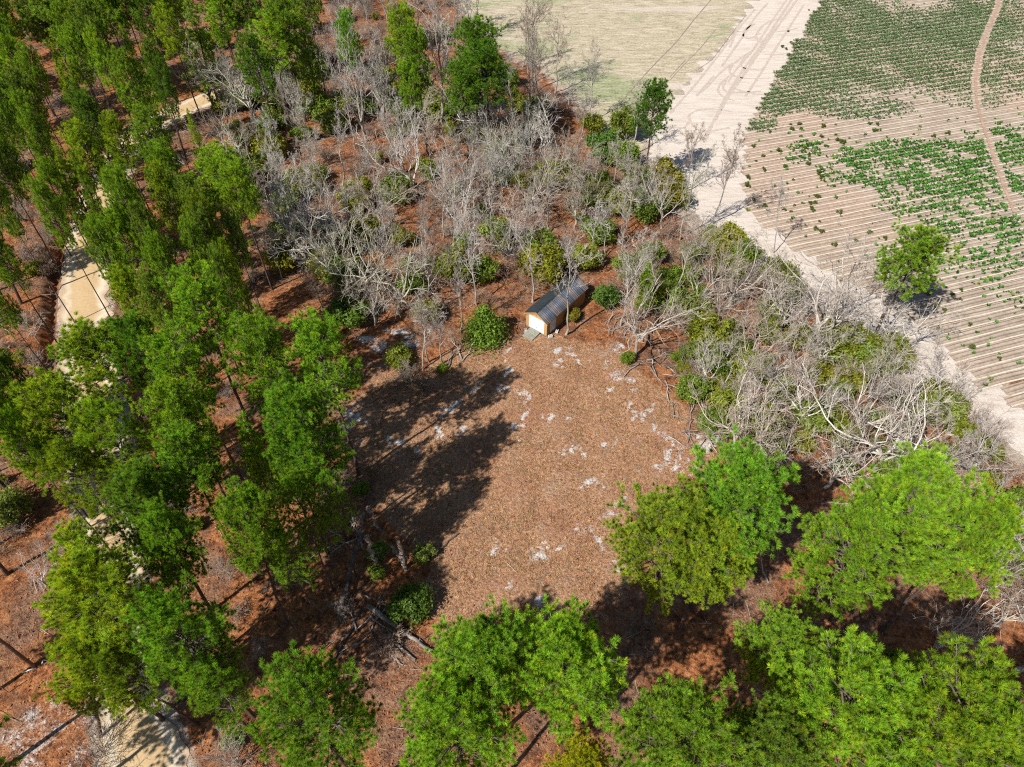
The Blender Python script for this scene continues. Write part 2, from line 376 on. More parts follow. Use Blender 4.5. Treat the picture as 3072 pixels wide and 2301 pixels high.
# dirt road, lofted between its two edges
def resample(p, n):
    d = np.r_[0, np.cumsum(np.linalg.norm(np.diff(p, axis=0), axis=1))]
    s = np.linspace(0, d[-1], n); return np.c_[np.interp(s, d, p[:, 0]), np.interp(s, d, p[:, 1])]
nL, K = 260, 9
A_ = np.stack([resample(ROAD_L, nL), resample(ROAD_R, nL)])
A_[0] += (wnoise(A_[0], 1.6) * .22)[:, None] * np.array([1, 0]); A_[1] += (wnoise(A_[1] + 9, 1.6) * .5)[:, None] * np.array([1, 0])
uu = np.linspace(0, 1, K)
V = A_[0][:, None, :] * (1 - uu)[None, :, None] + A_[1][:, None, :] * uu[None, :, None]
prof = np.array([.03, .016, -.012, .012, .024, .012, -.012, .014, .02]) + .014
V = np.concatenate([V, np.broadcast_to(prof[None, :, None], (nL, K, 1))], -1).reshape(-1, 3)
ii = (np.arange(nL - 1)[:, None] * K + np.arange(K - 1)[None, :]).ravel()
mb = MB(); mb.add(V, np.concatenate([np.c_[ii, ii + 1, ii + K + 1], np.c_[ii, ii + K + 1, ii + K]]), np.tile(np.c_[uu, uu * 0, uu * 0], (nL, 1)))
m, t, b = nodes('packed dirt road', .95); P_ = wpos(t)
u_ = mth(t, 'ADD', attr(t, 'tint', 'Color'), 0.0)
sepr = N(t, 'SeparateColor'); t.links.new(attr(t, 'tint', 'Color'), sepr.inputs[0])
fn = noise(t, 3.0, 4, .7, P_); md = noise(t, .5, 4, .6, P_)
wob = mth(t, 'ADD', sepr.outputs[0], mth(t, 'MULTIPLY_ADD', md, .16, -.08))
base = ramp(t, wob, [(.02, (.52, .36, .24)), (.14, (.74, .66, .52)), (.24, (.60, .42, .24)), (.5, (.58, .40, .21)), (.72, (.56, .38, .20)), (.84, (.78, .71, .58)), (.99, (.50, .34, .23))])
c = mix(t, .35, base, ramp(t, fn, [(.3, (.38, .26, .14)), (.7, (.74, .58, .36))]))
t.links.new(c, b.inputs['Base Color']); bump(t, b, fn, .06, .6)
road = tag(link('dirt_road', mb.mesh('dirt_road', m, True)), kind='structure')

# ploughed field with beds and furrows
RA = rad(17); e1 = np.array([math.cos(RA), math.sin(RA)]); e2 = np.array([-math.sin(RA), math.cos(RA)])
BED = 1.45
rng = np.random.default_rng(11)
o2 = FIELD @ e2; k0, k1 = int(o2.min() / BED) - 1, int(o2.max() / BED) + 1
prof = [(-.14, .05, 0, 0), (-.08, .08, 1, 0), (.06, .08, 1, 0), (.13, .05, 0, 0), (.26, .0, 0, 0), (.36, .15, 0, 0), (.39, .17, 0, 1), (.45, .17, 0, 1), (.48, .15, 0, 0), (.70, .01, 0, 0), (.92, .15, 0, 0), (.95, .17, 0, 1), (1.01, .17, 0, 1), (1.04, .15, 0, 0), (1.18, .0, 0, 0), (1.31, .05, 0, 0)]
mb = MB(); BEDS = []
for k in range(k0, k1 + 1):
    s = np.arange(-60, 260, 1.25); mid_ = e1[None, :] * s[:, None] + e2 * (k * BED + .6)
    ok = inside(FIELD, mid_)
    if ok.sum() < 3: continue
    i0, i1 = np.where(ok)[0][[0, -1]]; s = s[i0:i1 + 1] + rng.uniform(-.6, .6)
    fade = np.minimum(1, (s - s[0]) / 2.0) * np.minimum(1, (s[-1] - s) / 2.0)
    wig = np.interp(s, np.arange(-70, 280, 6), rng.normal(size=len(np.arange(-70, 280, 6))) * .05)
    rows = []
    for (o, z, f, g_) in prof:
        q = e1[None, :] * s[:, None] + e2[None, :] * (k * BED + o + wig + 0)[:, None]
        rows.append(np.c_[q, .016 + z * fade * rng.uniform(.8, 1.2, len(s))])
    V = np.stack(rows, 0); n_ = len(s); p_ = len(prof)
    ii = (np.arange(p_ - 1)[:, None] * n_ + np.arange(n_ - 1)[None, :]).ravel()
    C = np.repeat(np.array([[p[2], p[3], 0] for p in prof], float), n_, 0)
    mb.add(V.reshape(-1, 3), np.concatenate([np.c_[ii, ii + 1, ii + n_ + 1], np.c_[ii, ii + n_ + 1, ii + n_]]), C)
    BEDS.append((k, s[0], s[-1]))
m, t, b = nodes('ploughed field soil', .95); P_ = wpos(t)
sepf = N(t, 'SeparateColor'); t.links.new(attr(t, 'tint', 'Color'), sepf.inputs[0])
bgf = noise(t, .035, 3, .5, P_); fn = noise(t, 2.4, 4, .75, P_); md = noise(t, .35, 4, .6, P_)
soil = ramp(t, mix(t, .5, md, fn), [(.3, (.27, .21, .16)), (.5, (.41, .335, .265)), (.7, (.55, .47, .385))])
pink = ramp(t, fn, [(.3, (.38, .25, .18)), (.7, (.58, .43, .34))])
soil = mix(t, mth(t, 'MULTIPLY', smoothmask(t, bgf, .48, .60), .55), soil, pink)
ln = ramp(t, fn, [(.3, (.56, .47, .36)), (.7, (.78, .71, .60))])
fm = smoothmask(t, mth(t, 'ADD', sepf.outputs[0], mth(t, 'MULTIPLY_ADD', md, .6, -.3)), .45, .8)
c = mix(t, fm, soil, ln)
stub = smoothmask(t, mth(t, 'ADD', sepf.outputs[1], mth(t, 'MULTIPLY_ADD', noise(t, 1.1, 3, .7, P_), .9, -.5)), .45, .8)
c = mix(t, mth(t, 'MULTIPLY', stub, .95), c, ramp(t, fn, [(.3, (.13, .10, .08)), (.7, (.27, .21, .16))]))  # narrow dark brown lines along the ridge tops
t.links.new(c, b.inputs['Base Color']); bump(t, b, fn, .1, .7)
field = tag(link('crop_field', mb.mesh('crop_field', m)), kind='structure')

def strip(name, pts, width, z, mat, parent=None, closed=False):
    p = densify(np.array(pts), .5, False)
    for _ in range(6): p[1:-1] = (p[:-2] + p[1:-1] * 2 + p[2:]) / 4
    T = np.gradient(p, axis=0); n = unit(np.c_[-T[:, 1], T[:, 0]])
    wv = width / 2 * (1 + .25 * wnoise(p, 2.2))
    V = np.concatenate([np.c_[p + n * wv[:, None], np.full(len(p), z)], np.c_[p - n * wv[:, None], np.full(len(p), z)]])
    k = np.arange(len(p) - 1); L = len(p)
    mb = MB(); mb.add(V, np.concatenate([np.c_[k, k + L, k + L + 1], np.c_[k, k + L + 1, k + 1]]))
    return link(name, mb.mesh(name, mat), parent)
M['rut'] = mat_noisy('pressed damp sand', [(.3, (.42, .345, .285)), (.7, (.62, .535, .465))], 2.0, .95, .05, world=True)
M['drill'] = mat_noisy('dark narrow wheel line', [(.3, (.20, .16, .12)), (.7, (.36, .30, .24))], 2.0, .95, .05, world=True)
M['redsoil'] = mat_noisy('reddish bare soil', [(.3, (.36, .22, .15)), (.7, (.54, .38, .28))], 1.5, .95, .05, world=True)
def zc3(x, y): return gnd(2000 + x * 600 / 1269, y * 450 / 952)
def curve(pts, f=zc3):
    p = np.array([f(*q) for q in pts]); return resample(p, max(8, len(p) * 5))
RUTS = [[(840, -20), (740, 120), (640, 260), (520, 430), (400, 600), (280, 800), (240, 900)], [(805, -20), (700, 140), (600, 290), (480, 450), (360, 640), (310, 760)],
        [(760, 0), (690, 100), (540, 330), (440, 440), (390, 520)], [(700, 120), (640, 140), (600, 170), (560, 230), (590, 280), (640, 230), (690, 180)],
        [(560, 150), (490, 190), (480, 240), (530, 250), (590, 210)], [(560, 310), (480, 360), (420, 410), (390, 450), (420, 490), (520, 500), (650, 500)],
        [(530, 330), (470, 390), (470, 430), (520, 440), (600, 445)], [(400, 480), (340, 530), (320, 580), (360, 620), (430, 640)], [(380, 500), (350, 560), (380, 590), (480, 585), (600, 580)],
        [(430, 560), (480, 580), (560, 600), (620, 600)], [(150, 770), (130, 735), (200, 695), (300, 690), (420, 710)], [(150, 770), (110, 810), (140, 850)], [(155, 780), (200, 830), (270, 835), (400, 810)],
        [(560, 60), (440, 200), (330, 350), (180, 540), (20, 720)], [(640, 20), (560, 110), (470, 250), (350, 420)], [(700, 200), (760, 195), (830, 180)], [(620, 345), (700, 350), (780, 335)], [(190, 600), (250, 560), (330, 470), (420, 400)],
        [(870, 30), (780, 170), (690, 310), (600, 460), (500, 610)], [(460, 150), (430, 230), (400, 300)], [(300, 480), (240, 550), (190, 610)]]
for k, r_ in enumerate(RUTS):
    strip('tyre_track', curve(r_), 0.55 if k < 2 else .42, .016 + .0035 * (k % 5), M['rut'], track)
meadow = bpy.data.objects['meadow']
for k, r_ in enumerate([[(280, 0), (170, 130), (60, 270), (-60, 390), (-180, 520), (-330, 700)], [(310, 190), (210, 310), (110, 410), (20, 510)], [(500, 100), (400, 230), (290, 380), (200, 440)], [(120, 380), (20, 490)]]):
    strip('wheel_line', curve(r_), .24 if k == 0 else .16, .009 + .003 * k, M['drill'], meadow)
strip('wheel_path', curve([(3010, -40), (2985, 40), (2955, 110), (2935, 170), (2925, 240), (2928, 300), (2945, 370), (2965, 430), (2985, 490), (3010, 560), (3040, 640)], gnd), .42, .19, M['redsoil'], field)

# ------------------------------------------------------------------ ground cover (nobody could count it)
def blades(mb, rng, P, n, L, wd, lean, C):
    """n thin upright blades at every point"""
    B = len(P); base = np.repeat(P, n, 0) + np.c_[rng.normal(size=(B * n, 2)) * .07, np.zeros(B * n)]
    d = rng.normal(size=(B * n, 3)); d[:, 2] = np.abs(d[:, 2]) * .5 + lean; d = unit(d)
    q = unit(np.cross(d, rng.normal(size=d.shape)))
    l = L * rng.uniform(.6, 1.4, B * n)[:, None]
    V = np.stack([base - q * wd / 2, base + q * wd / 2, base + d * l], 1).reshape(-1, 3)
    mb.add(V, np.arange(len(V)).reshape(-1, 3), np.repeat(np.repeat(C, n, 0), 3, 0))
def scatter(rng, poly, n):
    lo, hi = poly.min(0), poly.max(0); P = rng.uniform(lo, hi, (int(n * 2.6), 2)); P = P[inside(poly, P)]; return P[:n]
rng = np.random.default_rng(21)
P = scatter(rng, CLEAR + 0, 26000)
sd_ = np.zeros(len(P))
for (px, rr_) in SPLATS: sd_ = np.maximum(sd_, np.exp(-((P - gnd(*px)) ** 2).sum(1) / (rr_ * .8) ** 2))
P = P[sd_ < rng.uniform(.1, .8, len(P))]
mb = MB(); C = np.clip(1 + rng.normal(size=(len(P), 1)) * .28, .35, 1.7) * np.array([1, 1, 1.0]) * (1 + .12 * rng.normal(size=(len(P), 3)))
blades(mb, rng, np.c_[P, np.full(len(P), -.06)], 4, .17, .05, .35, C)
tag(link('dry_grass', mb.mesh('dry_grass', M['drygrass'])), 'short dry tan grass and leaf litter covering the open clearing', 'grass', kind='stuff')

VIEW = np.array([gnd(-60, -30), gnd(3130, -30), gnd(3130, 2380), gnd(-60, 2380)])
FORE = np.array([gnd(-60, 300), gnd(3130, 300), gnd(3130, 2380), gnd(-60, 2380)])
ALLSHEET = [np.concatenate([ROAD_L, ROAD_R[::-1]]), TRACK, FIELD, MEADOW]
def free(P, m=0.0):
    k = np.ones(len(P), bool)
    for q in ALLSHEET: k &= sdist(q, P) < -m
    return k
P = scatter(rng, FORE, 75000); P = P[free(P, .2)]; P = P[(~inside(CLEAR, P)) | (rng.random(len(P)) < .12)]; P = P[dist_line(DITCH, P) > 1.2]
P = P[:60000]
B = len(P); a = rng.uniform(0, 6.28, B); L = rng.uniform(.12, .3, B)
d = np.c_[np.cos(a), np.sin(a), rng.normal(size=B) * .35]; q = unit(np.cross(d, np.c_[rng.normal(size=(B, 2)) * .5, np.ones(B)])) * rng.uniform(.03, .07, B)[:, None]
c0 = np.c_[P, rng.uniform(-.03, .06, B)]
V = np.stack([c0 - d * L[:, None] / 2, c0 + q, c0 + d * L[:, None] / 2, c0 - q], 1).reshape(-1, 3); k = np.arange(B) * 4
C = np.clip(1 + rng.normal(size=(B, 1)) * .4, .25, 2.0) * (1 + .15 * rng.normal(size=(B, 3)))
mb = MB(); mb.add(V, np.concatenate([np.c_[k, k + 1, k + 2], np.c_[k, k + 2, k + 3]]), np.repeat(C, 4, 0))
tag(link('leaf_litter', mb.mesh('leaf_litter', M['litter'])), 'rust brown fallen leaves and pine straw on the woodland floor', 'leaf litter', kind='stuff')

# ------------------------------------------------------------------ the shed
def mat_plain(name, col, rough=.7, scale=3.0, var=.18, metal=0.0, spec=.3, bd=.004):
    m, t, b = nodes(name, rough); b.inputs['Metallic'].default_value = metal; b.inputs['Specular IOR Level'].default_value = spec
    f = noise(t, scale, 5, .7, opos(t)); c = np.array(col)
    t.links.new(ramp(t, f, [(.3, tuple(c * (1 - var))), (.7, tuple(np.minimum(1, c * (1 + var))))]), b.inputs['Base Color'])
    if bd: bump(t, b, f, bd)
    return m
m, t, b = nodes('stained plywood siding', .8); v = opos(t)
wv = N(t, 'TexWave', wave_type='BANDS', bands_direction='X', i_Scale=1.55, i_Distortion=.0); mpn = N(t, 'Mapping'); t.links.new(v, mpn.inputs[0]); t.links.new(mpn.outputs[0], wv.inputs[0])
f = noise(t, 2.0, 5, .7, v)
c = ramp(t, f, [(.3, (.30, .145, .05)), (.7, (.48, .26, .105))]); t.links.new(c, b.inputs['Base Color']); bump(t, b, wv.outputs['Fac'], .01, .4)
M['siding'] = m
M['trimwood'] = mat_plain('golden wood trim', (.56, .33, .13), .75, 4)
M['whitepaint'] = mat_plain('white door paint', (.74, .78, .79), .5, 2, .05)
M['greypaint'] = mat_plain('pale grey door paint', (.55, .56, .56), .6, 2, .1)
M['darkroof'] = mat_plain('dark slate metal roofing', (.035, .047, .055), .5, 1.5, .25)
M['corrugated'] = mat_plain('weathered corrugated steel', (.085, .105, .145), .5, 1.2, .3, .15, .4)
M['concrete'] = mat_plain('pale concrete', (.66, .64, .62), .9, 6, .15)
M['plank'] = mat_plain('mossy weathered plank', (.27, .27, .22), .95, 5, .4)
M['dark'] = mat_plain('dark hardware', (.03, .03, .03), .5, 3, .1)
W_, L_, EZ, RZ = 3.0, 7.8, 2.25, 3.08
YAW = rad(51.5)
fc = (gnd(1580, 978) + gnd(1641, 1009)) / 2
shed = empty('shed', (fc[0], fc[1], 0), YAW)
tag(shed, 'small wooden shed with orange brown walls, white roll-up door and dark metal roof', 'shed')
def part(name, mat, boxes, parent=shed, extra=None):
    mb = MB()
    for bx in boxes: mb.box(*bx)
    if extra: extra(mb)
    return link(name, mb.mesh(name, mat), parent)
hw = W_ / 2
part('floor_frame', M['plank'], [((L_ / 2, 0, .08), (L_ - .05, W_ - .05, .24))])
for s_ in (-1, 1):
    segs = [((L_ / 2, s_ * (hw - .04), (EZ + .2) / 2), (L_, .08, EZ - .2))] if s_ > 0 else \
        [((.325, s_ * (hw - .04), (EZ + .2) / 2), (.65, .08, EZ - .2)), (((1.55 + L_) / 2, s_ * (hw - .04), (EZ + .2) / 2), (L_ - 1.55, .08, EZ - .2)), ((1.1, s_ * (hw - .04), 2.17), (.9, .08, .16))]
    part('side_wall', M['siding'], segs)
def gable(x0, x1, z0):
    def f(mb):
        pts = [(-hw, z0), (hw, z0), (hw, EZ), (0, RZ), (-hw, EZ)]
        V = np.array([(x, y, z) for x in (x0, x1) for (y, z) in pts]); n = 5
        F = [(0, 2, 1), (0, 3, 2), (0, 4, 3), (5, 6, 7), (5, 7, 8), (5, 8, 9)] + [q for i in range(n) for q in ((i, (i + 1) % n, (i + 1) % n + n), (i, (i + 1) % n + n, i + n))]
        mb.add(V, F)
    return f
part('back_wall', M['siding'], [], extra=gable(L_ - .083, L_ - .003, .2))
part('front_wall', M['trimwood'], [((-.04, hw - .17, 1.2), (.08, .34, 2.0)), ((-.04, -hw + .17, 1.2), (.08, .34, 2.0))], extra=gable(-.08, .0, 2.2))
for s_ in (-1, 1):
    part('corner_board', M['trimwood'], [((-.093, s_ * (hw - .05), 1.2), (.024, .12, 2.05))])
    part('door_jamb', M['trimwood'], [((-.095, s_ * 1.17, 1.2), (.028, .09, 2.05))])
part('door_header', M['trimwood'], [((-.098, 0, 2.26), (.034, 2.5, .12))])
gd = part('garage_door', M['whitepaint'], [((-.03, 0, 1.2), (.03, 2.3, 2.0))])
for k in range(4): part('door_panel', M['whitepaint'], [((-.06, 0, .44 + k * .505), (.028, 2.26, .485))], gd)
part('door_handle', M['dark'], [((-.082, 0, .6), (.02, .18, .04))], gd)
part('gable_vent', M['dark'], [((-.086, 0, 2.66), (.012, .22, .2))])
sdr = part('side_door', M['greypaint'], [((1.1, -hw + .03, 1.13), (.88, .05, 1.9))])
part('door_frame', M['whitepaint'], [((.62, -hw - .012, 1.15), (.08, .024, 1.98)), ((1.58, -hw - .012, 1.15), (.08, .024, 1.98)), ((1.1, -hw - .012, 2.17), (1.04, .024, .08))], sdr)
part('door_knob', M['dark'], [((1.45, -hw - .02, 1.1), (.05, .06, .05))], sdr)
# roof: the two slopes with their sheets
ov, ox0, ox1 = .22, -.32, L_ + .35
sl = math.atan2(RZ - EZ, hw); run = (hw + ov) / math.cos(sl)
def slope_pts(y): return RZ + .06 - abs(y) * math.tan(sl)
def deck(mb):
    for s_ in (-1, 1):
        y1 = s_ * (hw + ov - .03)
        V = [(x, y, slope_pts(y) - dz) for x in (ox0 + .03, ox1 - .03) for y in (s_ * .004, y1) for dz in (.0, .05)]
        Q = [(0, 1, 3, 2), (4, 6, 7, 5), (0, 4, 5, 1), (2, 3, 7, 6), (0, 2, 6, 4), (1, 5, 7, 3)]
        mb.add(V, [tt for q in Q for tt in ((q[0], q[1], q[2]), (q[0], q[2], q[3]))])
roof = part('roof', M['trimwood'], [], extra=deck)
nsh = 9; sw = (ox1 - ox0) / nsh
for k in range(nsh):
    xa = ox0 + k * sw
    for s_, mt in ((1, M['darkroof']), (-1, M['corrugated'])):
        mb = MB()
        n_ = 25 if s_ < 0 else 9
        x = np.linspace(xa - .01, xa + sw + .01, n_); lift = .03 + (k % 2) * .004
        if s_ < 0: h = .036 * np.sin((x - ox0) * 2 * np.pi / .26)
        else: h = np.where(np.arange(n_) % 4 == 0, .022, 0)
        rows = []
        for y in (s_ * .01, s_ * (hw + ov)): rows.append(np.c_[x, np.full(n_, y), slope_pts(y) + lift + h])
        bot = [r_ - np.array([0, 0, .006]) for r_ in rows]
        V = np.concatenate(rows + bot[::-1]); i = np.arange(n_ - 1)
        F = []
        for a_ in range(4):
            b_ = (a_ + 1) % 4; F += [np.c_[a_ * n_ + i, a_ * n_ + i + 1, b_ * n_ + i + 1], np.c_[a_ * n_ + i, b_ * n_ + i + 1, b_ * n_ + i]]
        mb.add(V, np.concatenate(F))
        link('roof_sheet', mb.mesh('roof_sheet', mt, s_ < 0), roof)
def cap(mb):
    V = [(x, y, slope_pts(y) + .07 + dz) for x in (ox0 - .01, ox1 + .01) for (y, dz) in ((-.14, 0), (0, .02), (.14, 0), (0, -.01))]
    mb.add(V, [(0, 1, 5), (0, 5, 4), (1, 2, 6), (1, 6, 5), (2, 3, 7), (2, 7, 6), (3, 0, 4), (3, 4, 7), (0, 3, 1), (1, 3, 2), (4, 5, 7), (5, 6, 7)])
part('ridge_cap', M['darkroof'], [], roof, cap)
for s_ in (-1, 1):
    def fas(mb, s_=s_):
        V = [(x, y, slope_pts(y) - dz) for x in (ox0 - .012, ox0 + .028) for y in (s_ * .006, s_ * (hw + ov - .01)) for dz in (-.012, .13)]
        Q = [(0, 1, 3, 2), (4, 6, 7, 5), (0, 4, 5, 1), (2, 3, 7, 6), (0, 2, 6, 4), (1, 5, 7, 3)]
        mb.add(V, [tt for q in Q for tt in ((q[0], q[1], q[2]), (q[0], q[2], q[3]))])
    part('barge_board', M['trimwood'], [], roof, fas)
def local(x, y): c_, s_ = math.cos(YAW), math.sin(YAW); return np.array([fc[0] + c_ * x - s_ * y, fc[1] + s_ * x + c_ * y])
# plank ramp in front of the door
rp = local(-.12, .15); ramp_ = tag(empty('ramp', (rp[0], rp[1], 0), YAW + math.pi), 'mossy grey plank ramp leading up to the white shed door', 'ramp')
th = math.atan2(.2, 1.7)
Ry = [[math.cos(th), 0, -math.sin(th)], [0, 1, 0], [math.sin(th), 0, math.cos(th)]]; Ry = np.array(Ry).T
for k in range(8):
    mb = MB(); d_ = .12 + k * .2; mb.box((d_, 0, .205 - d_ * math.tan(th)), (.19, 1.45, .04), Ry); link('plank', mb.mesh('plank', M['plank']), ramp_)
for s_ in (-1, 1):
    mb = MB(); mb.box((.85, s_ * .6, .10 - .012), (1.55, .06, .09), Ry); link('runner', mb.mesh('runner', M['plank']), ramp_)
def block(px, rz, sz, label):
    p = gnd(*px); o = tag(empty('concrete_block', (p[0], p[1], 0), rz), label, 'block')
    mb = MB(); L2, H2, D2 = sz
    for bx in (((0, D2 / 2 - .03, H2 / 2), (L2, .06, H2)), ((0, -D2 / 2 + .03, H2 / 2), (L2, .06, H2)), ((-L2 / 2 + .03, 0, H2 / 2), (.06, D2 - .122, H2)), ((L2 / 2 - .03, 0, H2 / 2), (.06, D2 - .122, H2)), ((0, 0, H2 / 2), (.05, D2 - .122, H2 - .01))): mb.box(*bx)
    link('shell', mb.mesh('shell', M['concrete']), o)
block((1651, 1012), rad(20), (.5, .3, .32), 'white concrete block at the front corner of the shed')
block((1671, 996), rad(70), (.5, .26, .3), 'white concrete block beside the grey side door of the shed')

# ------------------------------------------------------------------ tree builders (each returns a list of (part name, mesh))
def needles(mb, rng, P, D, n, L, wd, C, spread=1.0):
    """a rounded burst of needles on every shoot tip"""
    B = len(P)
    d = unit(rng.normal(size=(B * n, 3))); DD = np.repeat(D, n, 0); dt = (d * DD).sum(1, keepdims=True)
    d = np.where(dt < -.25, d - 2 * dt * DD, d); d = unit(d + DD * .35 + np.array([0, 0, .10]))
    size = np.repeat(rng.uniform(.75, 1.25, (B, 1)), n, 0)
    base = np.repeat(P, n, 0) + DD * rng.uniform(-.10, .08, (B * n, 1)) * (L / .3)
    q = unit(np.cross(d, rng.normal(size=d.shape))) * wd / 2
    l = L * size * rng.uniform(.8, 1.15, (B * n, 1))
    V = np.stack([base + d * l * .12 - q, base + d * l * .12 + q, base + d * l], 1).reshape(-1, 3)
    CC = np.repeat(C, n, 0); CC = np.stack([CC * .55, CC * .55, CC * np.array([[1.35, 1.3, 1.1]])], 1).reshape(-1, 3)  # needle bases darkened to paint in inner crown shade, tips lightened
    mb.add(V, np.arange(len(V)).reshape(-1, 3), CC)
def make_pine(seed, H=18.0, R=4.0, cb=.5, nb=64, sec=6, nn=26, L=.34, wd=.035, shape='round', lean=.0, dead=4, vox=.42):
    rng = np.random.default_rng(seed)
    tz = np.linspace(-.4, H, 14); off = np.cumsum(rng.normal(size=(14, 2)) * .07, 0); off -= off[0]
    TP = np.c_[off, tz]; r0 = .0125 * H
    TR = r0 * np.clip(1 - np.clip(tz, 0, H) / H, .05, 1) ** .75; TR[0] *= 1.35; TR[1] *= 1.02
    mt = MB(); tubes(mt, TP[None], TR[None], 8)
    s = (np.arange(nb) + rng.uniform(0, 1, nb)) / nb
    z = H * (cb + (1 - cb) * s * .985)
    if shape == 'round': pr = np.sqrt(np.clip(1 - (s - .28) ** 2 / np.where(s > .28, .58, .14), .06, 1))
    elif shape == 'flat': pr = np.sqrt(np.clip(1 - (s - .45) ** 2 / np.where(s > .45, .40, .35), .10, 1))
    else: pr = np.clip(1.05 - s, .05, 1) ** .8 * np.clip(.4 + s * 4, 0, 1)
    lobes = 1 + .22 * np.sin(3 * (s * 11) + seed)
    length = R * pr * rng.uniform(.80, 1.04, nb) * np.clip(lobes, .8, 1.12)
    az = np.arange(nb) * 2.399 + rng.normal(size=nb) * .5
    el = np.interp(s, [0, .4, 1], [rad(-6), rad(18), rad(58)]) + rng.normal(size=nb) * .15
    p0 = np.c_[np.interp(z, tz, TP[:, 0]), np.interp(z, tz, TP[:, 1]), z]
    D = np.c_[np.cos(az) * np.cos(el), np.sin(az) * np.cos(el), np.sin(el)]
    P = np.empty((nb, 6, 3)); P[:, 0] = p0; d = D
    for k in range(1, 6):
        d = unit(d + rng.normal(size=d.shape) * .10 + np.array([0, 0, .07])); P[:, k] = P[:, k - 1] + d * (length / 5)[:, None]
    RR = (.018 + .012 * length)[:, None] * np.linspace(1, .3, 6)[None]
    ml = MB(); tubes(ml, P, RR, 4)
    if dead:
        zd = H * rng.uniform(cb * .55, cb, dead * 3); az2 = rng.uniform(0, 6.28, dead * 3); ld = rng.uniform(.5, 1.9, dead * 3)
        q0 = np.c_[np.interp(zd, tz, TP[:, 0]), np.interp(zd, tz, TP[:, 1]), zd]; Q = np.stack([q0 + np.c_[np.cos(az2), np.sin(az2), rng.uniform(-.3, .2, dead * 3)] * (ld * f_)[:, None] for f_ in (0, .5, 1)], 1)
        tubes(mt, Q, np.full((dead * 3, 1), .03) * np.array([[1, .7, .3]]), 3)
    S, SR = grow(rng, P, RR, sec, .25, .98, 48, .42, 3, .15, .12, .7, .4, .55)
    tubes(ml, S, SR, 3)
    # tufts on the ends and along the secondaries, on the branch tips
    pts, dirs = [], []
    for f_ in (1.0, .55):
        a_ = S[:, 1] * (1 - (f_ - .5) * 2) + S[:, 2] * ((f_ - .5) * 2); pts.append(a_); dirs.append(unit(S[:, 2] - S[:, 1]))
    pts.append(S[:, 2] + unit(rng.normal(size=S[:, 2].shape)) * .38); dirs.append(unit(S[:, 2] - S[:, 0]))
    pts.append(P[:, 5]); dirs.append(unit(P[:, 5] - P[:, 4])); pts.append(P[:, 4]); dirs.append(unit(P[:, 5] - P[:, 3]))
    pts = np.concatenate(pts); dirs = unit(np.concatenate(dirs) + np.array([0, 0, .5]))
    o_ = rng.permutation(len(pts)); pts, dirs = pts[o_], dirs[o_]
    _, ix = np.unique(np.floor(pts / vox).astype(int), axis=0, return_index=True); pts, dirs = pts[ix], dirs[ix]
    B = len(pts)
    C = np.clip(1 + rng.normal(size=(B, 1)) * .20, .5, 1.6) * np.array([[1, 1, 1]]); yel = rng.random((B, 1)) ** 3
    C = C * (1 - yel) + C * yel * np.array([[1.55, 1.12, .8]])
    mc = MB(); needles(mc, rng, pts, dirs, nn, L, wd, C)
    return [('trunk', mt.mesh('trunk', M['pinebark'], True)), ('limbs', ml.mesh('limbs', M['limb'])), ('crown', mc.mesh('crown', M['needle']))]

def make_bare(seed, H=13.0, spread=False, rich=1.0, tint=(1, 1, 1), rz=.0125):
    rng = np.random.default_rng(seed)
    tint = np.array(tint)
    if not spread:
        n_ = 12; tz = np.linspace(-.3, H * .95, n_); off = np.cumsum(rng.normal(size=(n_, 2)) * .16, 0); off -= off[1]
        TP = np.c_[off, tz][None]; TR = (rz * H * np.linspace(1.0, .12, n_))[None]; TR[0, 0] *= 1.3
        B1, R1 = grow(rng, TP, TR, int(14 * rich), .36, .97, 38, .44, 7, .20, .12, .62, .25, .5)
    else:
        n_ = 6; h0 = H * rng.uniform(.16, .28); tz = np.linspace(-.3, h0, n_); off = np.cumsum(rng.normal(size=(n_, 2)) * .10, 0); off -= off[1]
        TP = np.c_[off, tz][None]; TR = (rz * 1.9 * H * np.linspace(1.0, .75, n_))[None]; TR[0, 0] *= 1.3
        nb = int(6 + 2 * rng.random()); az = np.arange(nb) * 6.283 / nb + rng.normal(size=nb) * .35; el = rng.uniform(.45, 1.25, nb)
        L = H * rng.uniform(.6, .95, nb); d = np.c_[np.cos(az) * np.cos(el), np.sin(az) * np.cos(el), np.sin(el)]
        B1 = np.empty((nb, 9, 3)); st = rng.integers(3, 6, nb); B1[:, 0] = TP[0, st]
        for k in range(1, 9):
            d = unit(d + rng.normal(size=d.shape) * .24 + np.array([0, 0, .06])); B1[:, k] = B1[:, k - 1] + d * (L / 8)[:, None]
        R1 = (TR[0, -1] * rng.uniform(.42, .66, nb))[:, None] * np.linspace(1, .22, 9)[None]
    B2, R2 = grow(rng, B1, R1, 6 if spread else 5, .2, .98, 46, .50, 5, .26, .10, .62, .35, .5)
    B3, R3 = grow(rng, B2, R2, 5, .2, 1.0, 45, .55, 4, .25, .10, .62, .4, .4)
    R3 = np.maximum(R3, .015)
    B4, R4 = grow(rng, B3, R3, 4, .2, 1.0, 40, .62, 3, .25, .12, .65, .4, .4)
    R4 = np.clip(R4, .009, .013)
    mt = MB(); tubes(mt, TP, TR, 8, tint)
    mc = MB(); tubes(mc, B1, R1, 5, tint); tubes(mc, B2, np.maximum(R2, .021), 4, tint)
    mc2 = tint * np.array([1.0, .98, .96])
    tubes(mc, B3, R3, 3, mc2); tubes(mc, B4, R4, 3, tint * np.array([.92, .88, .85]))
    return [('trunk', mt.mesh('trunk', M['greybark'], True)), ('crown', mc.mesh('crown', M['twig'], True))]

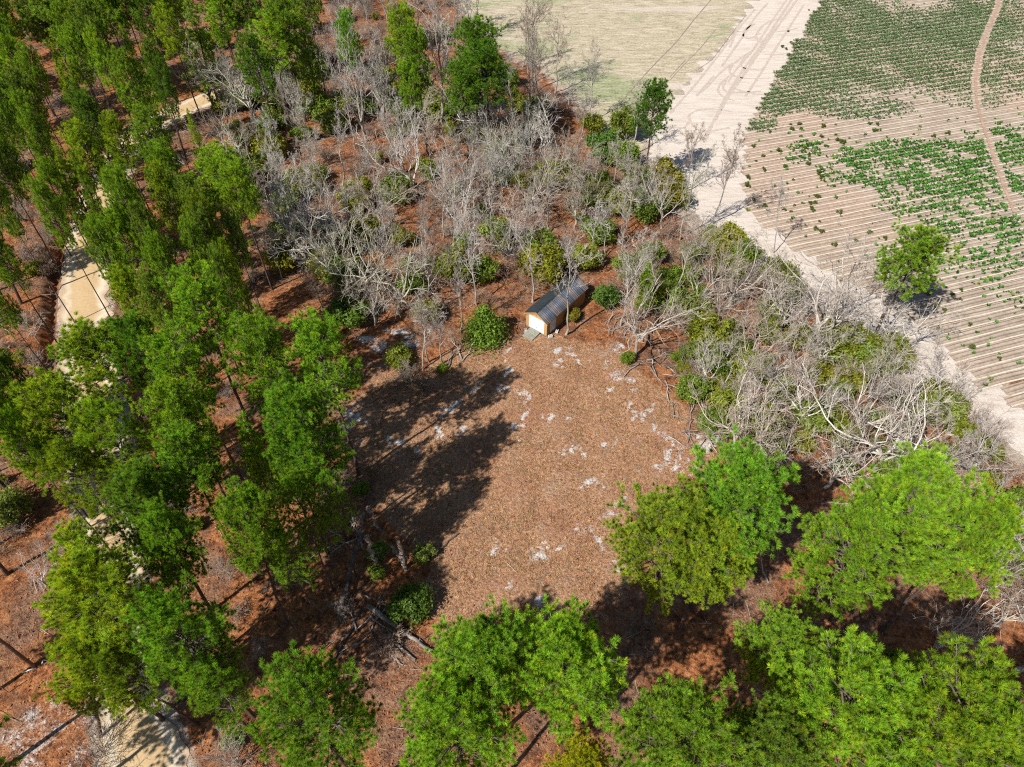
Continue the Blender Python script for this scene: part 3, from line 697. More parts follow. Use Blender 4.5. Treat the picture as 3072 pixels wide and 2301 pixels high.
def make_shrub(seed, H=3.0, R=1.8, n=6500, size=.15, lobes=9, conic=False, mat='leaf'):
    rng = np.random.default_rng(seed)
    if conic:
        z = rng.uniform(0, 1, lobes * 3) ** 1.3; a = rng.uniform(0, 6.28, len(z)); rr = R * (1.02 - z) * .62 * rng.uniform(.5, 1, len(z))
        LC = np.c_[np.cos(a) * rr, np.sin(a) * rr, H * (.08 + z * .84)]; LR = (R * .52 * (1.1 - z) + .18) * rng.uniform(.8, 1.2, len(z))
    else:
        a = rng.uniform(0, 6.28, lobes); rr = R * .62 * np.sqrt(rng.random(lobes)); e_ = unit(rng.normal(size=(lobes, 3))) * rng.uniform(.35, 1, (lobes, 1)) ** .5; LC = e_ * np.array([R * .8, R * .8, H * .36]) + np.array([0, 0, H * .5])
        LR = R * rng.uniform(.14, .36, lobes)
    w_ = LR ** 2; k = rng.choice(len(LR), n, p=w_ / w_.sum())
    d = unit(rng.normal(size=(n, 3))); P = LC[k] + d * (LR[k] * np.clip(rng.normal(.85, .42, n), .1, 2.3))[:, None] * np.array([1, 1, .85])
    ok = P[:, 2] > .12; P, d = P[ok], d[ok]; n = len(P)
    nrm = unit(d + rng.normal(size=(n, 3)) * .8 + np.array([0, 0, .4])); ax = unit(np.cross(nrm, rng.normal(size=(n, 3)))); ay = np.cross(nrm, ax)
    s = size * rng.uniform(.6, 1.4, n)[:, None]
    V = np.stack([P - ax * s, P + ay * s * .45, P + ax * s, P - ay * s * .45], 1).reshape(-1, 3); i = np.arange(n) * 4
    C = np.clip(1 + rng.normal(size=(n, 1)) * .25, .45, 1.7) * (1 + .06 * rng.normal(size=(n, 3)))
    mc = MB(); mc.add(V, np.concatenate([np.c_[i, i + 1, i + 2], np.c_[i, i + 2, i + 3]]), np.repeat(C, 4, 0))
    ns = 16; Q = np.zeros((ns, 4, 3)); tgt = LC[rng.choice(len(LC), ns)] * rng.uniform(.9, 1.25, (ns, 1))
    for j in range(4): Q[:, j] = tgt * (j / 3) + rng.normal(size=(ns, 3)) * .05 * (j > 0); Q[:, 0, 2] = -.15
    ms = MB(); tubes(ms, Q, np.full((ns, 1), .045) * np.linspace(1, .35, 4)[None] * H / 3, 4)
    return [('stems', ms.mesh('stems', M['limb'])), ('foliage', mc.mesh('foliage', M[mat]))]
def make_brush(seed, H=2.2, R=1.5, ns=26, tint=(1, 1, 1)):
    rng = np.random.default_rng(seed); tint = np.array(tint)
    a = rng.uniform(0, 6.28, ns); sp = rng.uniform(.1, .95, ns); L = H * rng.uniform(.7, 1.2, ns)
    d = unit(np.c_[np.cos(a) * sp, np.sin(a) * sp, np.ones(ns)]); P = np.empty((ns, 5, 3)); P[:, 0] = np.c_[rng.normal(size=(ns, 2)) * R * .22, np.full(ns, -.1)]
    for k in range(1, 5):
        d = unit(d + rng.normal(size=d.shape) * .2 + np.array([np.zeros(ns), np.zeros(ns), -.03 * np.ones(ns)]).T); P[:, k] = P[:, k - 1] + d * (L / 4)[:, None]
    R0 = np.full((ns, 1), .022) * np.linspace(1, .45, 5)[None]
    B2, R2 = grow(rng, P, R0, 6, .25, 1, 42, .45, 4, .25, .08, .75, .5, .4); B3, R3 = grow(rng, B2, np.maximum(R2, .011), 5, .2, 1, 45, .6, 3, .25, .05, .8, .6, .4)
    ms = MB(); tubes(ms, P, R0, 4, tint); mt = MB(); tubes(mt, B2, np.maximum(R2, .011), 3, tint); tubes(mt, B3, np.maximum(R3, .008), 3, tint * .92)
    return [('stems', ms.mesh('stems', M['brush'])), ('twigs', mt.mesh('twigs', M['brush']))]

PINE = {  # native height 18, crown radius 4
    'near': [make_pine(100 + i, 18, 4, [.58, .62, .56, .64][i], 80, 10, 78, .30, .026, 'flat' if i % 2 else 'round', vox=.37) for i in range(4)],
    'mid': [make_pine(120 + i, 18, 4, [.61, .66, .69, .63][i], 66, 9, 44, .35, .046, ['round', 'flat', 'round', 'flat'][i], vox=.44) for i in range(4)],
    'far': [make_pine(140 + i, 18, 4, [.62, .68, .58][i], 60, 8, 28, .44, .075, ['round', 'flat', 'round'][i], vox=.5) for i in range(3)],
    'cone': [make_pine(160 + i, 18, 4, [.12, .25][i], 80, 7, 22, .42, .075, 'cone', dead=0, vox=.46) for i in range(2)],
    'open': [make_pine(170, 18, 4, .52, 54, 7, 60, .36, .034, 'round', dead=6, vox=.42)]}
BARE = {'tall': [make_bare(200 + i, 13, False, [1, .8, 1.15, .9][i], tint=[(1, 1, 1), (.95, .92, .9), (1.05, 1.04, 1.02), (.9, .86, .84)][i]) for i in range(4)],
        'wide': [make_bare(220 + i, 10, True, 1, tint=[(1.1, 1.09, 1.06), (1.0, .97, .94), (1.12, 1.1, 1.08), (.95, .9, .86)][i]) for i in range(4)]}
SHRUB = {'round': [make_shrub(300 + i, 3, 1.8, 5600, .13, [26, 34, 20, 30][i]) for i in range(4)], 'cone': [make_shrub(320, 4.6, 1.9, 9000, .13, 12, True)], 'low': [make_shrub(330, .9, .7, 700, .10, 5)]}
BRUSH = [make_brush(400 + i, [2.2, 1.6, 2.8][i], 1.5, [26, 34, 22][i], [(1, 1, 1), (1.1, .95, .85), (1.15, 1.12, 1.1)][i]) for i in range(3)]

def place(name, parts, x, y, sxy, sz, rz, label, cat, group=None, color=(1, 1, 1), tilt=(0, 0), z=0.0, tintparts=('crown', 'foliage', 'twigs')):
    o = empty(name, (x, y, z), 0); o.rotation_euler = (tilt[0], tilt[1], rz); o.scale = (sxy, sxy, sz)
    for pn, me in parts:
        c = link(pn, me, o)
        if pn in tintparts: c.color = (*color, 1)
    return tag(o, label, cat, group)

RNG = np.random.default_rng(77)
TREES = []                                             # (x, y, r) of every stem set so far
def pine(px, rpx, H, label, kind=None, color=(1, 1, 1), zc=.81, group=None, name='pine_tree', tilt=None, rz=None):
    """px: the crown's centre in the photo; the crown hangs at zc*H above the ground"""
    g = gnd(px[0], px[1], zc * H); d = slant(g[0], g[1], zc * H); kind = kind or ('near' if d < 62 else 'mid' if d < 95 else 'far')
    r = rpx * d / FPX * (.97 if px[1] > 1400 and px[0] > 900 else .95)
    v = PINE[kind][int(RNG.integers(len(PINE[kind])))]
    tl = tilt or tuple(RNG.normal(size=2) * .025)
    j = 1 + RNG.normal() * .10
    TREES.append((g[0], g[1], r))
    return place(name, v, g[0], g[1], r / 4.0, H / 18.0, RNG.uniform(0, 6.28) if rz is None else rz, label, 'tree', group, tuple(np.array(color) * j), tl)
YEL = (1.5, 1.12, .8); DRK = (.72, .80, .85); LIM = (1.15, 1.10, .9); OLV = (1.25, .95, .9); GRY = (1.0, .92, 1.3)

# near pines along the bottom and right
pine((980, 2195), 195, 19, 'bright green pine over the dirt bank, next to the fallen logs', 'near')
pine((1430, 2010), 178, 20, 'tall bright pine in the row below the clearing, beside the brush heap', 'near')
pine((1400, 2235), 195, 19, 'bushy green pine standing just in front of the row below the clearing', 'near', LIM)
pine((1745, 2010), 190, 20, 'full green pine in the middle of the row below the clearing', 'near', LIM)
pine((1990, 2215), 205, 20, 'pale green pine with thin grey dead twigs below the clearing', 'near', (1.1, 1.02, 1.0))
pine((1770, 2330), 110, 12, 'short yellowing pine between two taller green pines', 'near', (2.0, 1.15, .6))
pine((2310, 1960), 125, 14, 'small light green pine on orange pine straw below the forked pines', 'near', (1.05, .98, 1.1))
pine((2555, 2165), 215, 20, 'large rounded pine with dense needle puffs, left of a dark pair', 'near', LIM)
pine((2835, 2205), 225, 20, 'large rounded lime green pine beside tangled grey branches', 'near', (1.3, 1.15, .8))
pine((2290, 2245), 165, 17, 'soft dull green pine with wispy needles under the big rounded pines', 'near', (1.0, .88, 1.2))
pine((2640, 2330), 150, 16, 'pine with bright tips in the shade of the large rounded pines', 'near')
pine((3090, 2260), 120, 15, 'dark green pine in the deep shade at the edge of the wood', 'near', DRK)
pine((2545, 1665), 165, 18, 'broad bright pine, outermost of the three grey trunks, nearest the clearing', 'near', LIM)
pine((2720, 1570), 190, 19, 'tallest broad bright pine of the three grey trunks on orange straw', 'near', LIM)
pine((2890, 1620), 150, 18, 'broad bright pine of the three grey trunks, closest to the bare tangle', 'near', (1.2, 1.12, .85))
pine((2200, 1515), 185, 20, 'dark green pine whose crown joins a yellowish one beside the clearing', 'near', (.88, .98, .95))
pine((1990, 1625), 175, 18, 'yellowish green thin-needled pine overhanging the clearing', 'near', OLV)
pine((2120, 1680), 135, 16, 'smaller olive pine tucked beneath the two joined crowns beside the clearing', 'near', OLV)
# along the sandy road and the clearing's west side
pine((300, 1830), 185, 18, 'yellow green pine with dark limbs spread over the sandy road', 'near', YEL)
pine((255, 1690), 115, 17, 'yellow green pine rising behind the one spread over the road', 'open', YEL)
pine((300, 1990), 135, 14, 'yellow green pine leaning over the mouth of the sandy road', 'near', YEL)
pine((420, 2000), 100, 14, 'thin pine with bare lower limbs on the sandy road bank', 'open', (1.1, .9, .9))
pine((575, 1915), 150, 18, 'deep green dense pine on the clearing side of the road mouth', 'near', (.95, 1.0, .9))
pine((640, 2080), 105, 13, 'ragged pine with grey dead twigs above the red bank', 'open', (.9, .9, .9))
pine((440, 1560), 120, 18, 'dull green pine touching the sandy road above the yellow pine', 'near', (.95, .9, 1.1))
pine((335, 1110), 140, 17, 'yellow tipped pine leaning out over the shaded sandy road', 'mid', (1.35, 1.08, .8))
pine((205, 1270), 140, 18, 'large yellow green pine on the road edge with dense limbs', 'mid', YEL)
pine((350, 1330), 125, 18, 'yellowish pine spreading its limbs across the sunny road', 'open', (1.25, 1.05, .8))
pine((245, 1440), 95, 16, 'smaller olive pine at the foot of the yellow roadside pines', 'open', OLV)
pine((430, 1090), 100, 18, 'dark green pine behind the yellow roadside pines', 'mid', DRK)
pine((610, 965), 112, 19, 'bright pine at the head of the column facing the clearing', 'mid', LIM)
pine((580, 1130), 112, 19, 'bright tall pine second in the column facing the clearing', 'mid', LIM)
pine((590, 1290), 110, 18, 'tall yellow tipped pine third in the column facing the clearing', 'mid', (1.2, 1.05, .85))
pine((580, 1430), 115, 18, 'dull green pine at the foot of the column facing the clearing', 'mid')
pine((800, 1100), 125, 19, 'round crowned dense pine west of the sandy bare patch', 'mid', LIM)
pine((985, 1090), 115, 19.5, 'dense pine with a tall bare trunk at the clearing edge', 'mid', (1.0, 1.0, .95), rz=1.0)
pine((930, 1290), 130, 20, 'big blue green pine casting the long shadow on the clearing', 'near', (.9, .98, 1.0))
pine((880, 1390), 85, 17, 'slim pine in front of the big blue green pine', 'near', (.9, .95, .95))
pine((760, 1405), 85, 17, 'pointed light green pine standing clear of its neighbours', 'cone', (1.1, 1.05, 1.0), zc=.62)
pine((715, 1600), 105, 18, 'light green pine over rusty ground west of the clearing', 'near', LIM)
pine((900, 1530), 80, 16, 'thin sparse pine next to the dead snags', 'open', (1.0, .95, 1.0))
pine((860, 1660), 75, 14, 'small sparse pine above the fallen logs', 'open')
pine((520, 1690), 100, 17, 'plain green pine inside the stand above the road mouth', 'near')
pine((990, 1500), 55, 15, 'thin pine with few needles at the western clearing edge', 'open', (.85, .9, 1.0))
# others named by neighbours
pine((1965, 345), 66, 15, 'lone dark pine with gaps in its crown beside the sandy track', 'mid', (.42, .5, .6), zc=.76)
pine((2720, 830), 112, 14, 'isolated round pine at the ploughed field edge behind bare branches', 'mid', (1.0, .95, .8), zc=.72)
pine((1940, 860), 46, 9, 'slim young pine behind the white forked tree', 'cone', (1.25, 1.15, .8), zc=.6)
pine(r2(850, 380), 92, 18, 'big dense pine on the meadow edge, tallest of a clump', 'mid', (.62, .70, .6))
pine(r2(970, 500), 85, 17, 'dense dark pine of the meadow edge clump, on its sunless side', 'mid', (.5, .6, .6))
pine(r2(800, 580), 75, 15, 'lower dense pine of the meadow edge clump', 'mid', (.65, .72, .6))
pine(r2(400, 260), 60, 19, 'yellow topped pine beside a tall bare tree near the meadow', 'mid', (1.35, 1.1, .7))
pine(r2(500, 400), 60, 18, 'bright green pine next to the tall bare tree near the meadow', 'mid', (1.1, 1.05, .8))
pine(r2(450, 560), 50, 14, 'lower green pine under the yellow topped pine', 'mid', (1.05, 1.0, .8))
pine(r2(50, 270), 42, 17, 'small crowned dark pine in a gap of the far wood', 'far', (.8, .95, .8))
# the stand on both sides of the road, upper part
STAND = [(540, 90, 72), (330, 170, 80), (700, 110, 62), (950, 110, 58), (1250, 110, 80), (1440, 110, 56), (1870, 90, 74), (1750, 270, 74), (1690, 420, 56), (130, 430, 46), (60, 160, 50), (560, 690, 68), (610, 830, 60), (850, 560, 60),
         (1000, 470, 42), (1040, 600, 34), (170, 690, 60), (200, 850, 46), (90, 1000, 38), (400, 1110, 70), (380, 1250, 52), (620, 1050, 60), (780, 930, 46), (1000, 930, 66), (820, 1200, 60), (1140, 1160, 62), (1440, 1160, 92), (1570, 1270, 60),
         (860, 1400, 56), (1100, 1310, 56), (360, 1430, 42), (1330, 1540, 66), (820, 1570, 60), (40, 1180, 48), (60, 1400, 36), (1550, 1610, 38), (980, 1570, 46), (200, 60, 60), (430, 40, 60), (800, 30, 58), (1080, 40, 58), (1600, 60, 60), (2000, 60, 58), (640, 260, 56),
         (1850, 200, 66), (480, 380, 44), (840, 300, 50), (40, 300, 46), (60, 700, 50), (300, 970, 46), (520, 1180, 44), (1280, 1380, 48), (250, 520, 40), (1130, 250, 50), (60, 860, 48), (1960, 190, 55), (740, 1330, 50), (670, 420, 40)]
STAND = [r1(x, y) + (r,) for x, y, r in STAND] + [r4(x, y) + (r,) for x, y, r in [(770, 60, 52), (900, 290, 62), (1100, 140, 50), (1260, 60, 48), (1420, 110, 50), (1540, 160, 48), (1020, 330, 50), (40, 60, 50), (30, 330, 42), (60, 820, 70), (110, 1130, 60), (180, 1270, 60), (1500, 240, 42), (1350, 20, 48)]]
MARKS = [((gnd(2000, 620)), 'near the lone pine by the sandy track'), (gnd(1330, 440), 'below the meadow edge pine clump'), (gnd(1650, 780), 'close behind the shed'), (gnd(1200, 960), 'above the sandy bare patch'), (gnd(560, 330), 'at the bend of the sandy road'),
         (gnd(860, 760), 'beside the pine stand'), (gnd(1250, 700), 'in the middle of the grey thicket'), (gnd(900, 450), 'in the upper part of the grey thicket'), (gnd(2200, 1000), 'between forked white tree and massive grey tree'), (gnd(2250, 1250), 'behind the clearing rim tangle'),
         (gnd(2650, 1250), 'behind the three grey trunked pines'), (gnd(2950, 1330), 'along the pale sand strip'), (gnd(3060, 1800), 'beside the large rounded pines'), (gnd(1250, 120), 'in the far wood beside the meadow'), (gnd(1650, 330), 'against the pale meadow'),
         (gnd(300, 100), 'deep in the far pine wood'), (gnd(60, 400), 'in the wood left of the road bend'), (gnd(60, 800), 'across the road from the ditch'), (gnd(60, 1400), 'across the road from the yellow pines'), (gnd(640, 620), 'between road bend and thicket'),
         (gnd(450, 900), 'beside the straight sunny stretch of road'), (gnd(750, 300), 'in the wood behind the road bend'), (gnd(700, 1250), 'between the pine column and the clearing'), (gnd(800, 1750), 'west of the fallen logs'), (gnd(650, 2150), 'on the red bank by the road mouth')]
MP_ = np.array([m_[0] for m_ in MARKS])
def where(x, y): return MARKS[int(np.argmin(((MP_ - np.array([x, y])) ** 2).sum(1)))][1]
def side_label(x, y):
    i = np.argmin(np.abs(ROAD_C[:, 1] - y)) if y < 120 else -1
    d = np.linalg.norm(ROAD_C - np.array([x, y]), axis=1); k = int(np.argmin(d)); tdir = ROAD_C[min(k + 1, len(ROAD_C) - 1)] - ROAD_C[max(k - 1, 0)]
    v = np.array([x, y]) - ROAD_C[k]; left = tdir[0] * v[1] - tdir[1] * v[0] > 0
    return ('tall pine in the woods across the sandy road from the clearing', 'pines across the sandy road') if left else ('tall pine in the stand between the sandy road and the grey thicket', 'pines between road and thicket')
COLS = [(1.05, .92, 1.0), (1.25, 1.08, .9), (.75, .75, .9), (1.4, 1.06, .8), (1.0, .82, 1.5), (1.12, 1.02, .9)]
CNAME = ['mid green', 'lime green', 'dark green', 'yellow green', 'greyish green', 'fresh green']
def stand_pine(u, v, r, H):
    g = gnd(u, v, .81 * H); lb, gr = side_label(*g)
    d = slant(g[0], g[1], 14)
    kind = None
    if RNG.random() < .12: kind = 'cone'
    ci = int(RNG.integers(6)); lb = ('pointed ' if kind == 'cone' else 'broad ' if r > 60 else 'tall ') + CNAME[ci] + ' pine ' + where(*g)
    pine((u, v), r, H, lb, kind, COLS[ci], group=lb)
for (u, v, r) in STAND: stand_pine(u, v, r * RNG.uniform(.9, 1.12), RNG.uniform(15.5, 19))
pine(r1(410, 510), 36, 13, 'narrow pointed yellow green pine in the far wood', 'cone', (1.5, 1.15, .8), zc=.6)
pine(r1(1280, 930), 36, 12, 'narrow pointed yellow green pine beside the grey thicket', 'cone', (1.5, 1.15, .8), zc=.6)
def road_clear(x, y): return sdist(np.concatenate([ROAD_L, ROAD_R[::-1]]), np.array([[x, y]]))[0] < -1.0
n_ = 0; WOOD = poly22([(-60, -30), (760, -30), (640, 40), (560, 130), (330, 230), (220, 330), (130, 460), (90, 640), (70, 800), (60, 1000), (20, 1250), (-60, 1300)])
for p in scatter(np.random.default_rng(9), WOOD, 900):
    if n_ >= 52: break
    if min([math.hypot(p[0] - a, p[1] - b_) for a, b_, _ in TREES]) < 4.2 or not road_clear(*p): continue
    H = RNG.uniform(14, 19); d = slant(p[0], p[1], 14); r = RNG.uniform(2.4, 3.8); lb, gr = side_label(*p); kind = 'far' if d > 90 else 'mid'
    v = PINE[kind][int(RNG.integers(len(PINE[kind])))]; TREES.append((p[0], p[1], r)); n_ += 1
    ci = int(RNG.integers(6)); lb = 'slim ' + CNAME[ci] + ' pine ' + where(*p)
    place('pine_tree', v, p[0], p[1], r / 4, H / 18, RNG.uniform(0, 6.28), lb, 'tree', lb, COLS[ci], tuple(RNG.normal(size=2) * .03))
# trees just outside the picture whose shadows reach into it
for (u, v) in [(-20, 2330), (130, 2480), (-170, 2180), (-120, 1700), (-90, 1500)]:
    g = gnd(u, v, 0); place('pine_tree', PINE['mid'][int(RNG.integers(4))], g[0], g[1], .95, .85, RNG.uniform(0, 6), 'pine beside the road mouth that shades the sandy bank', 'tree', 'pines shading the road mouth', (1, 1, 1)); TREES.append((g[0], g[1], 4))

# ------------------------------------------------------------------ leafless trees
def bare(px, H, label, kind='tall', r=None, tilt=(0, 0), color=(1, 1, 1), group=None, rz=None):
    """px: foot of the trunk in the photo"""
    g = gnd(*px); v = BARE[kind][int(RNG.integers(4))]; h0 = 13.0 if kind == 'tall' else 10.0; color = tuple(np.array(color) * 1.22)
    s = H / h0; TREES.append((g[0], g[1], 2.5))
    return place('bare_tree', v, g[0], g[1], s * (r or 1.0), s, RNG.uniform(0, 6.28) if rz is None else rz, label, 'tree', group, color, tilt)
bare((1704, 1005), 15, 'straight white trunked leafless tree standing before the shed roof', 'tall', .75)
bare((1904, 1068), 13, 'forked white leafless tree at the clearing corner near the shed', 'wide', .72, (0, .05), (1.1, 1.1, 1.1))
bare((1862, 975), 12, 'thin leafless tree beside the branch pile right of the shed', 'tall', .8)
bare((1598, 905), 14, 'dark stemmed leafless tree touching the rear of the shed', 'tall', .8, color=(.9, .85, .85))
bare(r1(1390, 700), 12, 'broad silvery leafless tree among pines near the road bend', 'wide', 1.0, color=(1.05, 1.08, 1.1))
bare(r1(1920, 800), 10, 'silvery fan shaped leafless tree at the thicket top', 'wide', .8, color=(1, 1.03, 1.08))
bare(r1(1960, 1690), 12, 'large silvery leafless tree arching over dark ground in the thicket', 'wide', 1.05, color=(1, 1.03, 1.08))
bare(r2(160, 920), 16, 'tall twin stemmed leafless tree with an umbrella crown', 'wide', .62)
bare(r2(650, 830), 20, 'very tall dark trunked leafless tree beside the meadow edge pines', 'tall', 1.0)
bare(r2(830, 280), 15, 'brown leafless tree standing against the pale meadow', 'tall', .8, color=(.75, .66, .6))
bare(r2(1240, 600), 17, 'tall upright brown leafless tree against the meadow', 'tall', .8, color=(.75, .68, .6))
bare(r2(1390, 600), 13, 'thin pinkish leafless tree at the meadow corner', 'tall', .9, color=(.85, .74, .68))
bare(r2(1600, 790), 12, 'greenish grey leafless tree by the meadow corner', 'tall', .9, color=(.85, .88, .8))
bare(r2(1275, 1090), 11, 'wide grey leafless tree with drooping twigs north of the thicket', 'wide', 1.15)
bare(r2(470, 1270), 13, 'vase shaped leafless tree in the middle of the thicket', 'wide', .9)
bare(r3(20, 1240), 11, 'brown leafless tree leaning over the sandy track', 'tall', .8, (0, .1), (.7, .6, .52))
bare(r3(190, 1450), 14, 'dark brown leafless tree rising against the sandy track', 'tall', .7, (0, .1), (.6, .5, .44))
bare(r3(590, 1640), 11, 'pale leafless tree leaning towards the ploughed field', 'tall', .6, (0, .15))
bare(r6(300, 330), 10, 'brown trunked leafless tree above the evergreen bushes', 'wide', .9, color=(.9, .85, .8))
bare(r6(840, 545), 12, 'massive grey leafless tree with thick twisted limbs by the field', 'wide', 1.2)
bare(r6(1290, 600), 10, 'leafless tree bending out over the shaded sand by the field', 'wide', 1.1, (0, .25))
bare(r6(1660, 1190), 11, 'pale leafless tree leaning hard towards the ploughed rows', 'tall', .9, (-.25, .5))
bare(r6(1240, 1390), 12, 'wide tangled white leafless tree behind the three grey trunked pines', 'wide', 1.2, color=(1.1, 1.1, 1.08))
bare(r6(1160, 1180), 10, 'leafless tree with crooked whitish limbs above the wide tangled one', 'wide', 1.1, color=(1.1, 1.1, 1.1))
bare(r6(480, 1300), 10, 'leaning brownish leafless tree on the clearing rim', 'wide', .95, (0, .2), (.95, .88, .82))
bare(r6(330, 1240), 9, 'cluster stemmed leafless tree on the clearing rim', 'wide', .85, (0, -.12), (.95, .88, .82))
bare(r6(1830, 1450), 9, 'whitish leafless tree by the pale sand strip', 'wide', .9, (0, .12))
bare(r6(1500, 1480), 9, 'small whitish leafless tree behind the lime green pine', 'wide', .8)
bare(r9(1650, 880), 9, 'low sprawling leafless tree below the three grey trunked pines', 'wide', .9)
bare((3060, 2010), 9, 'low tangled grey leafless tree by the large rounded pines', 'wide', 1.1)
bare((3080, 1760), 10, 'white leafless tangle beside the three grey trunked pines', 'wide', 1.0)
bare((2300, 1745), 10, 'white barked leafless tree leaning between the two pine clumps', 'tall', .6, (-.25, .35), (1.15, 1.15, 1.15))
bare(r5(220, 450), 9, 'crooked leafless tree at the head of the sandy bare patch', 'wide', .6)
bare(r5(530, 730), 9, 'bent slender leafless tree at the corner of the clearing', 'tall', .9, (0, -.2), (.8, .7, .66))
bare(r5(650, 700), 9, 'slender leafless tree with twisted limbs above the dry bush', 'tall', .9)
bare(r5(560, 690), 10, 'pale slender leafless tree next to the bent one', 'tall', .8)
bare(r5(780, 490), 10, 'pale leafless tree behind the dense evergreen bush', 'tall', .8)
bare(r7(480, 290), 5, 'small silvery leafless bush tree on the road bank', 'wide', .9, color=(1, 1.02, 1.1))
bare(r7(300, 480), 4, 'low silvery leafless bush beside the road mouth', 'wide', 1.0, color=(1, 1.02, 1.1))
bare(r4(250, 560), 5, 'small white leafless tree on the ditch edge', 'wide', .7, color=(1.1, 1.1, 1.1))
bare(r7(1560, 1640), 5, 'small grey leafless bush at the red bank below the pines', 'wide', .8)
T1 = poly22([(430, 170), (560, 130), (700, 120), (860, 190), (1000, 260), (1230, 340), (1400, 420), (1500, 540), (1450, 700), (1330, 650), (1270, 600), (1130, 640), (1000, 690), (900, 715), (760, 690), (640, 690), (590, 600), (540, 470), (470, 330)])
T2 = poly22([(1480, 560), (1560, 510), (1650, 590), (1850, 715), (1990, 800), (2100, 900), (2230, 990), (2230, 1420), (2150, 1420), (2120, 1060), (1850, 1030), (1760, 1080), (1700, 1060), (1580, 990), (1500, 880), (1440, 740)])
T3 = poly22([(700, -20), (985, -20), (1010, 50), (1090, 120), (1180, 160), (1262, 245), (1330, 310), (1390, 350), (1230, 330), (1000, 250), (860, 180), (720, 110)])
shed_c = local(L_ / 2, 0)
def fill(poly, n, mind, seed, f, allowshed=False):
    k = 0
    for p in scatter(np.random.default_rng(seed), poly, n * 30):
        if k >= n: break
        if np.linalg.norm(p - shed_c) < 5.2 or not free(p[None], .3)[0] or inside(CLEAR, p[None])[0]: continue
        if min([math.hypot(p[0] - a, p[1] - b_) for a, b_, _ in TREES]) < mind: continue
        TREES.append((p[0], p[1], 1)); f(p); k += 1
    return k
def bare_at(p, H, kind, label, group, color, r=1.0):
    v = BARE[kind][int(RNG.integers(4))]; s = H / (13.0 if kind == 'tall' else 10.0)
    tone = 'silvery' if color[2] > color[0] * 1.02 else 'brownish' if color[0] > color[2] * 1.08 else 'greenish grey' if color[1] > color[0] else 'pale grey'
    label = ('upright ' if kind == 'tall' else 'wide ') + tone + ' leafless tree ' + where(*p); group = label
    place('bare_tree', v, p[0], p[1], s * r, s, RNG.uniform(0, 6.28), label, 'tree', group, tuple(np.array(color) * (1 + RNG.normal() * .08)), tuple(RNG.normal(size=2) * .06))
fill(T1, 125, 1.9, 31, lambda p: bare_at(p, RNG.uniform(7, 12.5), 'tall' if RNG.random() < .72 else 'wide', 'leafless pale grey tree in the dense thicket behind the shed', 'grey trees in the thicket', [(1.2, 1.2, 1.18), (1.22, 1.26, 1.3), (1.02, .95, .88), (1.08, 1.14, 1.02)][int(RNG.integers(4))], RNG.uniform(.75, 1.0)))
fill(T2, 46, 2.0, 32, lambda p: bare_at(p, RNG.uniform(5, 9), 'wide' if RNG.random() < .65 else 'tall', 'leafless grey tree in the tangled strip between clearing and ploughed field', 'grey trees in the field strip', [(1.3, 1.3, 1.3), (1.1, 1.03, .96), (1.25, 1.27, 1.27)][int(RNG.integers(3))], RNG.uniform(.8, 1.1)))
fill(T3, 44, 2.3, 33, lambda p: bare_at(p, RNG.uniform(8, 13), 'tall', 'leafless brown grey tree in the wood bordering the meadow', 'brown trees by the meadow', [(.85, .8, .75), (.8, .72, .66), (1, 1, 1)][int(RNG.integers(3))], RNG.uniform(.8, 1.0)))
fill(WOOD, 44, 2.0, 34, lambda p: bare_at(p, RNG.uniform(6, 10), 'tall', 'leafless grey tree under the pines across the sandy road', 'bare trees among the far pines', (1, 1, 1.03), .8))

